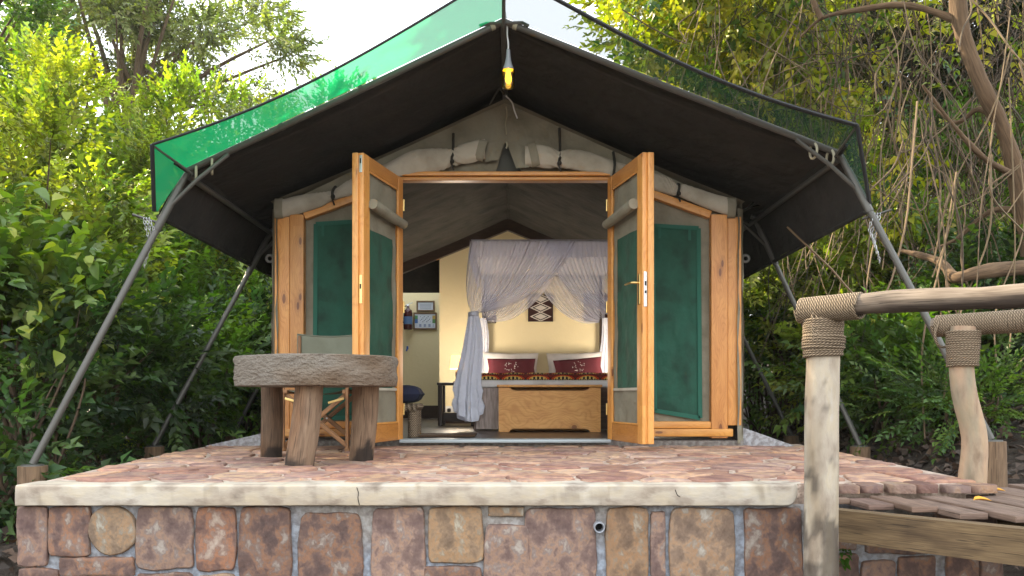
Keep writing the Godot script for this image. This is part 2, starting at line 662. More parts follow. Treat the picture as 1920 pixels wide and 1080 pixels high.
	# leaves
	for a in [["leaf", Color(0.9, 1.0, 0.35), 0.42], ["dry_leaf", Color(0.5, 0.4, 0.25), 0.8]]:
		var m := mat(a[0], Color.WHITE, a[2])
		m.vertex_color_use_as_albedo = true
		m.backlight_enabled = true
		m.backlight = a[1]
	var sb := M.grey_wood.duplicate() as StandardMaterial3D
	sb.resource_name = "slab_bark"
	sb.albedo_color = lin(0.215, 0.188, 0.155)
	relief(sb, rocky, 1.4)
	world3(sb, 2.2)
	sb.albedo_texture = grain
	sb.uv1_scale = Vector3(1.6, 2.6, 1.6)
	M.slab_bark = sb
	var pw := mat("post_wood", lin(0.50, 0.465, 0.42), 0.9)
	pw.albedo_texture = coping_tex
	pw.vertex_color_use_as_albedo = true
	world3(pw, 4.0)
	pw.uv1_scale = Vector3(3.0, 0.9, 3.0)
	relief(pw, rocky, 0.35)
	mat("bottle_neck", lin(0.20, 0.21, 0.22), 0.35)
	var vn := mat("vine", lin(1, 1, 1), 0.9)
	vn.vertex_color_use_as_albedo = true


# ---------------------------------------------------------------- plants

var sprigs := {}

func make_sprigs() -> void:
	# [leaves, stem length, leaf length, leaf width, droop, fine]
	for a in [["small", 11, 0.26, 0.052, 0.026, 0.2, false], ["mid", 8, 0.26, 0.085, 0.046, 0.3, false], ["broad", 6, 0.26, 0.115, 0.082, 0.35, true], ["fern", 18, 0.30, 0.055, 0.016, 0.15, false], ["litter", 1, 0.0, 0.09, 0.05, 0.1, false]]:
		for k in 2:
			var mb := Mb.new()
			var l: float = a[2]
			if l > 0.0:
				mb.col = Color(0.75, 0.62, 0.5)
				mb.tube(path([Vector3.ZERO, Vector3(0.02, 0.02, l * 0.5), Vector3(0.0, -0.01, l)]), rad([0.004, 0.003, 0.0015]), 3, false)
			var n: int = a[1]
			for i in n:
				var s := (i + 0.6) / n
				var an: float = (i % 2) * PI + r2(-0.9, 0.9) + k
				if a[0] == "fern":
					an = (i % 2) * PI + r2(-0.2, 0.2)
				var o := Vector3(0, 0, l * s)
				var d := Vector3(cos(an), r2(-0.2, 0.5), r2(0.5, 1.1))
				if i == n - 1:
					d = Vector3(0, 0, 1)
				var f := r2(0.78, 1.22)
				mb.col = Color(f * r2(0.92, 1.1), f, f * r2(0.85, 1.1))
				mb.leaf(o, d, Vector3(r2(-0.5, 0.5), 1, r2(-0.4, 0.4)), a[3] * r2(0.7, 1.2), a[4] * r2(0.75, 1.2), a[5], 0.22, a[6])
			sprigs["%s%d" % [a[0], k]] = mb.mesh(Vector3.ZERO, M.dry_leaf if a[0] == "litter" else M.leaf)


func copies(called: String, mesh: Mesh, xs: Array, cs: Array, parent: Node3D) -> MultiMeshInstance3D:
	var mm := MultiMesh.new()
	mm.transform_format = MultiMesh.TRANSFORM_3D
	mm.use_colors = true
	mm.mesh = mesh
	mm.instance_count = xs.size()
	for k in xs.size():
		mm.set_instance_transform(k, xs[k])
		mm.set_instance_color(k, cs[k])
	var o := MultiMeshInstance3D.new()
	o.multimesh = mm
	var full := called
	var k := 0
	while parent.has_node(full):
		k += 1
		full = "%s_%03d" % [called, k]
	o.name = full
	o.set_meta("kind", "stuff")
	parent.add_child(o)
	return o


func facing(dir: Vector3, roll: float, size: float, o: Vector3) -> Transform3D:
	var z := dir.normalized()
	var x := Vector3.UP.cross(z)
	if x.length() < 0.05:
		x = Vector3.RIGHT
	x = x.normalized()
	var b := Basis(x, z.cross(x), z).rotated(z, roll)
	return Transform3D(b.scaled(Vector3.ONE * size), o)


func any_dir() -> Vector3:
	var y := r2(-1.0, 1.0)
	var a := r2(0.0, TAU)
	var s := sqrt(1.0 - y * y)
	return Vector3(cos(a) * s, y, sin(a) * s)


# crown: an ellipsoid (middle, radii) filled with clumps of sprigs; stems run from the foot to the clumps
func plant(called: String, label: String, category: String, foot: Vector3, mid: Vector3, radii: Vector3, clumps: int, count: int, sprig: String, tones: Array, opt := {}) -> Node3D:
	var o := thing(called, label, category, foot, opt.get("group", ""))
	var centres := []
	var shell: float = opt.get("shell", 0.45)
	while centres.size() < clumps:
		var d := any_dir()
		var q := mid + d * radii * pow(rng.randf(), shell)
		if q.y > foot.y + 0.05:
			centres.append(q)
	var spread: float = opt.get("spread", 0.3)
	var size: Array = opt.get("size", [0.75, 1.3])
	var droop: float = opt.get("droop", 0.0)
	var xs := [[], []]
	var cs := [[], []]
	for i in count:
		var c: Vector3 = centres[i % clumps]
		var d := any_dir()
		var q := c + d * spread * pow(rng.randf(), 0.55) * Vector3(1.15, opt.get("flat", 0.8), 1.15)
		if q.y < foot.y:
			q.y = foot.y + r2(0.0, 0.3)
		var out := (q - mid) / radii
		var dir := d * 0.8 + out * 0.8 + any_dir() * 0.7 + Vector3(0, 0.35 - droop, 0)
		var tone: Color = (tones[rng.randi() % tones.size()] as Color).lerp(tones[(i % clumps) % tones.size()], 0.45)
		var f := r2(0.35, 1.5)
		var k := i % 2
		xs[k].append(facing(dir, r2(-0.8, 0.8), r2(size[0], size[1]), q - foot))
		cs[k].append(Color(tone.r * f * r2(0.9, 1.1), tone.g * f, tone.b * f))
	var thick: float = opt.get("thick", 0.05)
	var stems := Mb.new()
	stems.col = opt.get("bark", Color(0.55, 0.5, 0.45))
	var many: int = opt.get("stems", 4)
	var top := mid + Vector3(0, radii.y * 0.2, 0)
	if opt.get("trunk", false):
		var a := foot.lerp(top, 0.3) + Vector3(r2(-0.2, 0.2), 0, r2(-0.2, 0.2))
		stems.tube(curve([foot, a, foot.lerp(top, 0.65), top], 10), rad([thick * 1.25, thick * 1.1, thick, thick, thick * 0.95, thick * 0.9, thick * 0.8, thick * 0.7, thick * 0.6, thick * 0.5, thick * 0.35]), 9, false, rough_at(0.25, 120.0))
	for i in mini(opt.get("limbs", 14), clumps):
		var e: Vector3 = centres[i]
		var s: Vector3
		if opt.get("trunk", false):
			s = foot.lerp(top, r2(0.45, 0.85))
		else:
			s = foot + Vector3(r2(-1, 1) * radii.x * 0.25, 0, r2(-1, 1) * radii.z * 0.2)
		var h := s.lerp(e, 0.5) + Vector3(r2(-0.12, 0.12), absf(e.y - s.y) * 0.12, r2(-0.12, 0.12))
		var r := thick * (0.55 if opt.get("trunk", false) else 0.5) * r2(0.6, 1.1)
		stems.tube(curve([s, h, e], 7), rad([r, r * 0.9, r * 0.8, r * 0.7, r * 0.6, r * 0.45, r * 0.35, r * 0.2]), 6, false, rough_at(0.2, 200.0))
	part("trunk" if opt.get("trunk", false) else "stems", stems, M.bark, o).set_meta("kind", "stuff")
	var crown: String = "crown" if opt.get("trunk", false) else "foliage"
	for k in 2:
		copies(crown, sprigs["%s%d" % [sprig, k]], xs[k], cs[k], o)
	return o


# ---------------------------------------------------------------- the scene

func _ready() -> void:
	rng.seed = 20240
	# camera: level, its lens shifted upwards
	var cam := Camera3D.new()
	cam.name = "camera"
	cam.projection = Camera3D.PROJECTION_FRUSTUM
	cam.near = 0.1
	cam.far = 400.0
	cam.size = 0.1 * 1080.0 / LENS
	cam.frustum_offset = Vector2(0.0, 0.1 * 205.0 / LENS)
	cam.position = Vector3(0, EYE, 0)
	add_child(cam)
	cam.current = true
	# sky
	var world := WorldEnvironment.new()
	world.name = "environment"
	var env := Environment.new()
	env.background_mode = Environment.BG_SKY
	var sm := ProceduralSkyMaterial.new()
	sm.sky_top_color = lin(0.84, 0.91, 1.0)
	sm.sky_horizon_color = lin(1.0, 0.99, 0.96)
	sm.sky_curve = 0.2
	sm.ground_bottom_color = lin(0.07, 0.07, 0.05)
	sm.ground_horizon_color = lin(0.25, 0.25, 0.22)
	var sky := Sky.new()
	sky.sky_material = sm
	env.sky = sky
	env.background_energy_multiplier = 1.1
	env.tonemap_mode = Environment.TONE_MAPPER_LINEAR
	env.tonemap_exposure = 3.1
	env.fog_enabled = true
	env.fog_mode = Environment.FOG_MODE_EXPONENTIAL
	env.fog_density = 0.0008
	env.fog_light_color = Color(1.0, 0.98, 0.92)
	env.sdfgi_enabled = true
	env.ssao_enabled = true
	env.ssil_enabled = true
	world.environment = env
	add_child(world)
	# sun: behind the tent and to the left
	var sun := DirectionalLight3D.new()
	sun.name = "sun"
	sun.light_energy = 1.6
	sun.light_color = Color(1.0, 0.93, 0.80)
	sun.light_angular_distance = 0.5
	sun.shadow_enabled = true
	sun.transform = Transform3D().looking_at(-Vector3(-0.78, 0.58, -0.54))
	add_child(sun)

	make_materials()
	make_sprigs()
	build_ground()
	build_terrace()
	build_wall()
	build_fly()
	build_tent()
	build_interior()
	build_bed()
	build_walkway()
	build_table()
	build_chair()
	build_lamp()
	build_plants_left()
	build_plants_right()


func build_ground() -> void:
	var mb := Mb.new()
	var far := func(s: float) -> float: return signf(s) * (absf(s) * 14.0 + pow(absf(s), 5.0) * 140.0)
	mb.grid(90, 90, func(u: float, v: float) -> Vector3:
		var x: float = far.call(u * 2.0 - 1.0) as float
		var z: float = 7.0 + far.call(v * 2.0 - 1.0)
		return Vector3(x, ground_y(x, z), -z), Vector2(20, 20))
	var o := solo("ground", mb, M.earth, "bare brown earth under the shrubs around the terrace", "", Vector3.ZERO, "", "structure")
	o.name = "ground"
	# dead leaves
	var xs := []
	var cs := []
	for i in 11000:
		var x := r2(2.45, 6.5) if i % 3 else r2(-6.0, -2.4)
		var z := r2(3.0, 10.0)
		var q := Vector3(x, ground_y(x, z) + r2(0.01, 0.05), -z)
		xs.append(facing(any_dir() * Vector3(1, 0.35, 1), r2(-1, 1), r2(0.6, 1.5), q))
		var f := r2(0.5, 1.4)
		cs.append(Color(0.11, 0.065, 0.04).lerp(Color(0.055, 0.042, 0.034), rng.randf()) * f)
	var root := copies("leaf_litter", sprigs.litter0, xs, cs, self)
	tag(root, "dead brown leaves littering the bank beside the walkway", "leaf litter", "", "stuff")


var terrace_edge := PackedVector2Array([Vector2(-2.17, 3.62), Vector2(2.16, 3.62), Vector2(2.24, 4.6), Vector2(2.32, 5.7), Vector2(2.40, 6.7), Vector2(-2.45, 6.7), Vector2(-2.38, 5.5), Vector2(-2.28, 4.5)])

func build_terrace() -> void:
	var mb := Mb.new()
	mb.prism(terrace_edge, Transform3D(Basis(Vector3(1, 0, 0), Vector3(0, 0, -1), Vector3(0, 1, 0)), Vector3(0, -0.42, 0)), 0.84)
	var o := solo("terrace_floor", mb, M.floor_mortar, "terrace of reddish flagstones set in pale mortar before the tent", "", Vector3.ZERO, "", "structure")
	# flagstones: cells round jittered points
	var sites := []
	for j in 15:
		for i in 17:
			sites.append(Vector2(-2.6 + (i + (j % 2) * 0.5) * 0.32 + r2(-0.16, 0.16), 3.52 + j * 0.215 + r2(-0.105, 0.105)))
	var edges := Geometry2D.offset_polygon(terrace_edge, -0.02)
	var inner: PackedVector2Array = edges[0]
	var tones := [Color(0.50, 0.33, 0.26), Color(0.55, 0.40, 0.32), Color(0.43, 0.305, 0.27), Color(0.60, 0.46, 0.36), Color(0.42, 0.265, 0.215), Color(0.52, 0.41, 0.355), Color(0.58, 0.41, 0.30)]
	for s in sites:
		var poly := PackedVector2Array([s + Vector2(-0.5, -0.5), s + Vector2(0.5, -0.5), s + Vector2(0.5, 0.5), s + Vector2(-0.5, 0.5)])
		for q in sites:
			var d: Vector2 = q - s
			if d == Vector2.ZERO or d.length() > 0.95:
				continue
			poly = cut(poly, s + d * 0.5, d)
		var got := Geometry2D.intersect_polygons(poly, inner)
		if got.is_empty():
			continue
		var thin := Geometry2D.offset_polygon(got[0], -r2(0.006, 0.024), Geometry2D.JOIN_MITER)
		if thin.is_empty() or absf(area(thin[0])) < 0.012:
			continue
		var p2: PackedVector2Array = thin[0]
		var ring := PackedVector3Array()
		for k in p2.size():
			var a := p2[k]
			var b := p2[(k + 1) % p2.size()]
			var n := maxi(2, int(a.distance_to(b) / 0.10) + 1)
			for e in n:
				var w := a.lerp(b, (e + (0.22 if e == 0 else 0.0)) / n)
				ring.append(Vector3(w.x + 0.016 * wob.get_noise_2d(w.x * 700.0, w.y * 700.0), 0.0, -w.y + 0.016 * wob.get_noise_2d(w.x * 700.0 + 900.0, w.y * 700.0)))
		var st := Mb.new()
		var f := r2(0.85, 1.15)
		st.col = (tones[rng.randi() % tones.size()] as Color) * f
		var tilt := Vector2(r2(-1, 1), r2(-1, 1)) * 0.022
		var lift := r2(0.004, 0.017)
		st.stone(ring, Vector3.UP, lift, 0.016, func(w: Vector3) -> float: return (w.x - s.x) * tilt.x + (-w.z - s.y) * tilt.y + 0.003 * wob.get_noise_2d(w.x * 300.0, w.z * 300.0))
		part("flagstone", st, M.flag_stone, o)
	# rough ends of the paving above the walkway
	for k in 7:
		var x0 := 1.315 + k * 0.12
		var z0 := 3.555 + r2(-0.03, 0.03)
		var ring := PackedVector3Array()
		var w0 := x0 + r2(-0.01, 0.02)
		var w1 := x0 + 0.122 + r2(-0.02, 0.01)
		for e in [Vector2(w0, z0), Vector2(lerpf(w0, w1, 0.4), z0 + r2(-0.012, 0.012)), Vector2(w1 - 0.01, z0 + r2(-0.015, 0.015)), Vector2(w1, z0 + 0.03), Vector2(w1 + r2(-0.02, 0.02), z0 + 0.14), Vector2(w0 + 0.05, z0 + 0.16), Vector2(w0 + r2(-0.02, 0.02), z0 + 0.13)]:
			ring.append(Vector3(e.x, -0.004, -e.y))
		var st := Mb.new()
		st.col = (tones[k] as Color) * 0.6
		st.stone(ring, Vector3.UP, r2(0.003, 0.012), 0.012, func(w: Vector3) -> float: return 0.008 * wob.get_noise_2d(w.x * 300.0, w.z * 300.0))
		part("flagstone", st, M.flag_stone, o)
	# cement fillets where the tent stands on the terrace
	for s in [[at(1388, 800, 6.36), at(1502, 836, 6.2), "grey cement ramp at the foot of the tent, behind the rope-bound post"], [at(512, 808, 6.36), at(372, 840, 6.2), "grey cement ramp at the foot of the tent, behind the folding chair"]]:
		var a: Vector3 = s[0]
		var b: Vector3 = s[1]
		var ramp := Mb.new()
		ramp.prism(PackedVector2Array([Vector2(a.x, a.y), Vector2(a.x, -0.02), Vector2(b.x, -0.02), Vector2(b.x, 0.008), Vector2(lerpf(a.x, b.x, 0.4), a.y * 0.62)]), Transform3D(Basis(), Vector3(0, 0, -6.5)), 0.30)
		ramp.col = Color(0.9, 0.85, 0.8)
		solo("cement_ramp", ramp, M.mortar, s[2], "ramp", Vector3((a.x + b.x) / 2, 0, -6.5))


func cut(poly: PackedVector2Array, at_: Vector2, n: Vector2) -> PackedVector2Array:      # the part of a convex polygon behind a line
	var out := PackedVector2Array()
	for k in poly.size():
		var a := poly[k]
		var b := poly[(k + 1) % poly.size()]
		var da := (a - at_).dot(n)
		var db := (b - at_).dot(n)
		if da <= 0.0:
			out.append(a)
		if (da < 0.0 and db > 0.0) or (da > 0.0 and db < 0.0):
			out.append(a.lerp(b, da / (da - db)))
	return out


func area(p2: PackedVector2Array) -> float:
	var s := 0.0
	for k in p2.size():
		s += p2[k].cross(p2[(k + 1) % p2.size()])
	return s * 0.5


func build_wall() -> void:
	var o := thing("retaining_wall", "low wall of brown and purple stones in blue grey mortar under the terrace edge", "wall", Vector3(0, -0.8, -3.6))
	var body := Mb.new()
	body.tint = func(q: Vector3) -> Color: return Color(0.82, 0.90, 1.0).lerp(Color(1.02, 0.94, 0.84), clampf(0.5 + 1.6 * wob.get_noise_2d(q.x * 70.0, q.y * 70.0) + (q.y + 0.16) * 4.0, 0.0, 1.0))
	body.grid(110, 22, func(u: float, v: float) -> Vector3:
		var x := lerpf(-2.175, 2.17, u)
		var y := lerpf(-0.85, -0.088, v)
		return Vector3(x, y, -3.598 + 0.008 * wob.get_noise_2d(x * 300.0, y * 300.0)))
	body.quad(body.p(Vector3(-2.175, -0.85, -3.8)), body.p(Vector3(-2.175, -0.85, -3.59)), body.p(Vector3(-2.175, -0.088, -3.59)), body.p(Vector3(-2.175, -0.088, -3.8)))
	body.quad(body.p(Vector3(2.17, -0.85, -3.59)), body.p(Vector3(2.17, -0.85, -3.8)), body.p(Vector3(2.17, -0.03, -3.8)), body.p(Vector3(2.17, -0.03, -3.59)))
	part("mortar_face", body, M.mortar, o)
	# coping
	var cap := Mb.new()
	cap.tint = func(q: Vector3) -> Color:
		var k := clampf(0.5 + 1.8 * wob.get_noise_2d(q.x * 45.0, q.y * 160.0), 0.0, 1.0)
		return Color(1.0, 1.0, 1.0).lerp(Color(0.86, 0.80, 0.73), k * clampf(1.0 - (q.y + 0.09) * 3.0, 0.3, 1.0)).lerp(Color(0.55, 0.50, 0.46), smoothstep(0.22, 0.5, wob.get_noise_2d(q.x * 260.0 + 60.0, q.y * 420.0)) * 0.7)
	var sec := [Vector2(-3.72, 0.004), Vector2(-3.55, 0.005), Vector2(-3.542, 0.002), Vector2(-3.538, -0.006), Vector2(-3.537, -0.05), Vector2(-3.538, -0.083), Vector2(-3.541, -0.089), Vector2(-3.72, -0.09)]
	cap.grid(420, 7, func(u: float, v: float) -> Vector3:
		var x := lerpf(-2.197, 1.315, u)
		var s: Vector2 = sec[int(round(v * 7.0))]
		var e := smoothstep(0.965, 1.0, u)
		return Vector3(x, s.y + 0.0022 * wob.get_noise_1d(x * 120.0) + 0.0012 * wob.get_noise_1d(x * 900.0) + (0.04 * e * e if s.y < -0.04 else 0.0), -(-s.x + 0.10 * e * e * (0.0 if s.x < -3.7 else 1.0)) * 1.0 + 0.003 * wob.get_noise_2d(x * 200.0, s.y * 900.0)), Vector2(3.5, 0.3))
	part("coping", cap, M.plaster_cap, o)
	var ends := Mb.new()
	ends.box(Vector3(-2.185, -0.043, -3.63), Vector3(0.02, 0.088, 0.16), Basis(), 0.006)
	part("coping_end", ends, M.plaster_cap, o)
	for k in [[[669, 914], [672, 924], [671, 934], [674, 947]], [[1266, 918], [1270, 928], [1275, 931]]]:
		var crack := Mb.new()
		var pts := []
		for q in k:
			pts.append(at(q[0], q[1], 3.5365))
		crack.tube(curve(pts, 8), rad([0.0016]), 4, false)
		part("crack", crack, M.dark_hole, o)
	# stones: left, top, right, bottom, roundness, tone (measured on the face of the wall)
	var tn := {"m": Color(0.205, 0.13, 0.12), "b": Color(0.27, 0.185, 0.14), "t": Color(0.37, 0.285, 0.205), "o": Color(0.40, 0.25, 0.145), "r": Color(0.37, 0.195, 0.12), "v": Color(0.315, 0.23, 0.205), "d": Color(0.225, 0.145, 0.11), "k": Color(0.2, 0.155, 0.13)}
	var list := [[38, 951, 88, 1060, 0.5, "m"], [96, 951, 166, 1041, 0.25, "b"], [171, 950, 253, 1038, 1.0, "t"], [117, 1045, 249, 1078, 0.45, "b"], [260, 951, 361, 1067, 0.35, "v"], [373, 951, 438, 1069, 0.4, "r"], [452, 952, 543, 1098, 0.25, "d"], [565, 962, 678, 1112, 0.35, "b"], [699, 951, 793, 1110, 0.25, "v"], [806, 951, 903, 1054, 0.4, "o"], [800, 1064, 898, 1118, 0.3, "b"], [921, 952, 978, 966, 0.35, "t"], [911, 984, 991, 1104, 0.3, "v"], [989, 951, 1116, 1106, 0.3, "v"], [1139, 952, 1211, 1104, 0.25, "o"], [1224, 962, 1244, 1079, 0.3, "v"], [1257, 953, 1374, 1098, 0.3, "t"], [1396, 954, 1504, 1106, 0.3, "b"], [1618, 1052, 1674, 1120, 0.4, "m"], [1688, 1043, 1752, 1118, 0.3, "d"], [1778, 1036, 1830, 1112, 0.4, "b"], [1842, 1030, 1874, 1108, 0.3, "m"], [1530, 960, 1600, 1030, 0.3, "k"], [1624, 968, 1740, 1036, 0.35, "k"], [1752, 962, 1868, 1026, 0.3, "k"], [1524, 1040, 1606, 1110, 0.3, "b"],
		[40, 1068, 108, 1128, 0.4, "b"], [116, 1086, 250, 1160, 0.3, "v"], [260, 1076, 360, 1170, 0.3, "d"], [372, 1078, 440, 1160, 0.3, "t"], [452, 1106, 550, 1190, 0.3, "v"], [562, 1120, 690, 1200, 0.3, "m"], [700, 1118, 790, 1200, 0.3, "t"], [800, 1126, 900, 1200, 0.3, "o"], [910, 1112, 990, 1200, 0.3, "b"], [1000, 1114, 1120, 1200, 0.3, "d"], [1130, 1112, 1240, 1200, 0.3, "v"], [1252, 1106, 1380, 1200, 0.3, "m"], [1392, 1114, 1500, 1200, 0.3, "t"]]
	for s in list:
		var mid := Vector2((s[0] + s[2]) * 0.5, (s[1] + s[3]) * 0.5)
		var h := Vector2((s[2] - s[0]) * 0.5 + 5.0, (s[3] - s[1]) * 0.5 + 3.0)
		var ring := PackedVector3Array()
		var n := 26
		if (s[4] as float) < 0.9:
			var j := minf(h.x, h.y) * 0.13
			var poly := PackedVector2Array()
			for k in 4:
				var sx0: float = [-1, 1, 1, -1][k]
				var sy0: float = [-1, -1, 1, 1][k]
				var sx1: float = [1, 1, -1, -1][k]
				var sy1: float = [-1, 1, 1, -1][k]
				var a := mid + Vector2(sx0, sy0) * h + Vector2(-sx0, -sy0) * Vector2(rng.randf(), rng.randf()) * j
				var b := mid + Vector2(sx1, sy1) * h
				poly.append(a)
				poly.append(a.lerp(b, 0.33) + Vector2(r2(-1, 1), r2(-1, 1)) * j * 0.45)
				poly.append(a.lerp(b, 0.68) + Vector2(r2(-1, 1), r2(-1, 1)) * j * 0.45)
			for turn in 2:
				var cutp := PackedVector2Array()
				for k in poly.size():
					var a := poly[k]
					var b := poly[(k + 1) % poly.size()]
					cutp.append(a.lerp(b, 0.15))
					cutp.append(a.lerp(b, 0.85))
				poly = cutp
			n = poly.size()
			for w in poly:
				ring.append(at(w.x + 1.5 * wob.get_noise_2d(w.x * 30.0, w.y * 30.0), w.y + 1.5 * wob.get_noise_2d(w.x * 30.0 + 500.0, w.y * 30.0), 3.59))
		else:
			for k in n:
				var an := TAU * k / n
				var c := Vector2(cos(an), sin(an))
				var w := mid + c * (h + Vector2.ONE * (4.0 * wob.get_noise_2d(mid.x * 9.0 + c.x * 55.0, mid.y * 9.0 + c.y * 55.0)))
				ring.append(at(w.x, w.y, 3.59))
		var st := Mb.new()
		var tone: Color = tn[s[5]]
		var second: Color = tn["tobmvrdo"[int(mid.x) % 8]]
		var sx: float = mid.x
		var f0 := r2(0.8, 1.0)
		st.tint = func(q: Vector3) -> Color: return Color(f0, f0, f0).lerp(Color(f0 * tone.r / 0.34, f0 * tone.g / 0.25, f0 * tone.b / 0.2).clamp(), 0.38)
		# rings of the outline, drawn inwards, for relief
		st.stone(ring, Vector3.BACK, r2(0.009, 0.018), 0.008, func(w: Vector3) -> float: return 0.008 * wob.get_noise_2d(w.x * 230.0 + sx, w.y * 230.0))
		part("stone", st, M["stone_" + {"m": "mauve", "b": "rust", "t": "tan", "o": "tan", "r": "rust", "v": "mauve", "d": "rust", "k": "rust"}[s[5]]], o)
	# drain pipe
	var pm := at(1123, 988, 3.56)
	var pipe := Mb.new()
	pipe.lathe(PackedVector2Array([Vector2(0.018, -0.14), Vector2(0.018, 0.02), Vector2(0.0195, 0.026), Vector2(0.0235, 0.026), Vector2(0.0245, 0.02), Vector2(0.0245, -0.06)]), 20, pm, Basis(Vector3.RIGHT, PI / 2))
	var dp := part("drain_pipe", pipe, M.pipe_plastic, o)
	var hole := Mb.new()
	hole.lathe(PackedVector2Array([Vector2(0.018, -0.03), Vector2(0.0, -0.03)]), 16, pm, Basis(Vector3.RIGHT, PI / 2))
	part("pipe_hole", hole, M.dark_hole, dp)
	var tuft := Mb.new()
	tuft.col = Color(0.06, 0.15, 0.012)
	for i in 26:
		tuft.leaf(at(r2(1574, 1592), r2(1030, 1062), 3.54), Vector3(r2(-0.5, 0.5), r2(-0.6, 0.7), 0.8), Vector3(0, 1, 0.2), r2(0.02, 0.05), 0.02, 0.3, 0.2, false)
	solo("moss_clump", tuft, M.leaf, "bright green moss on the wall behind the rope-bound post", "moss", at(1582, 1060, 3.55), "", "stuff")


# ---------------------------------------------------------------- fly sheet and its frame

const RIDGE := Vector3(-0.055, 2.86, -5.27)
const EAVE_L := Vector3(-2.13, 1.875, -5.27)
const EAVE_R := Vector3(2.15, 1.985, -5.27)

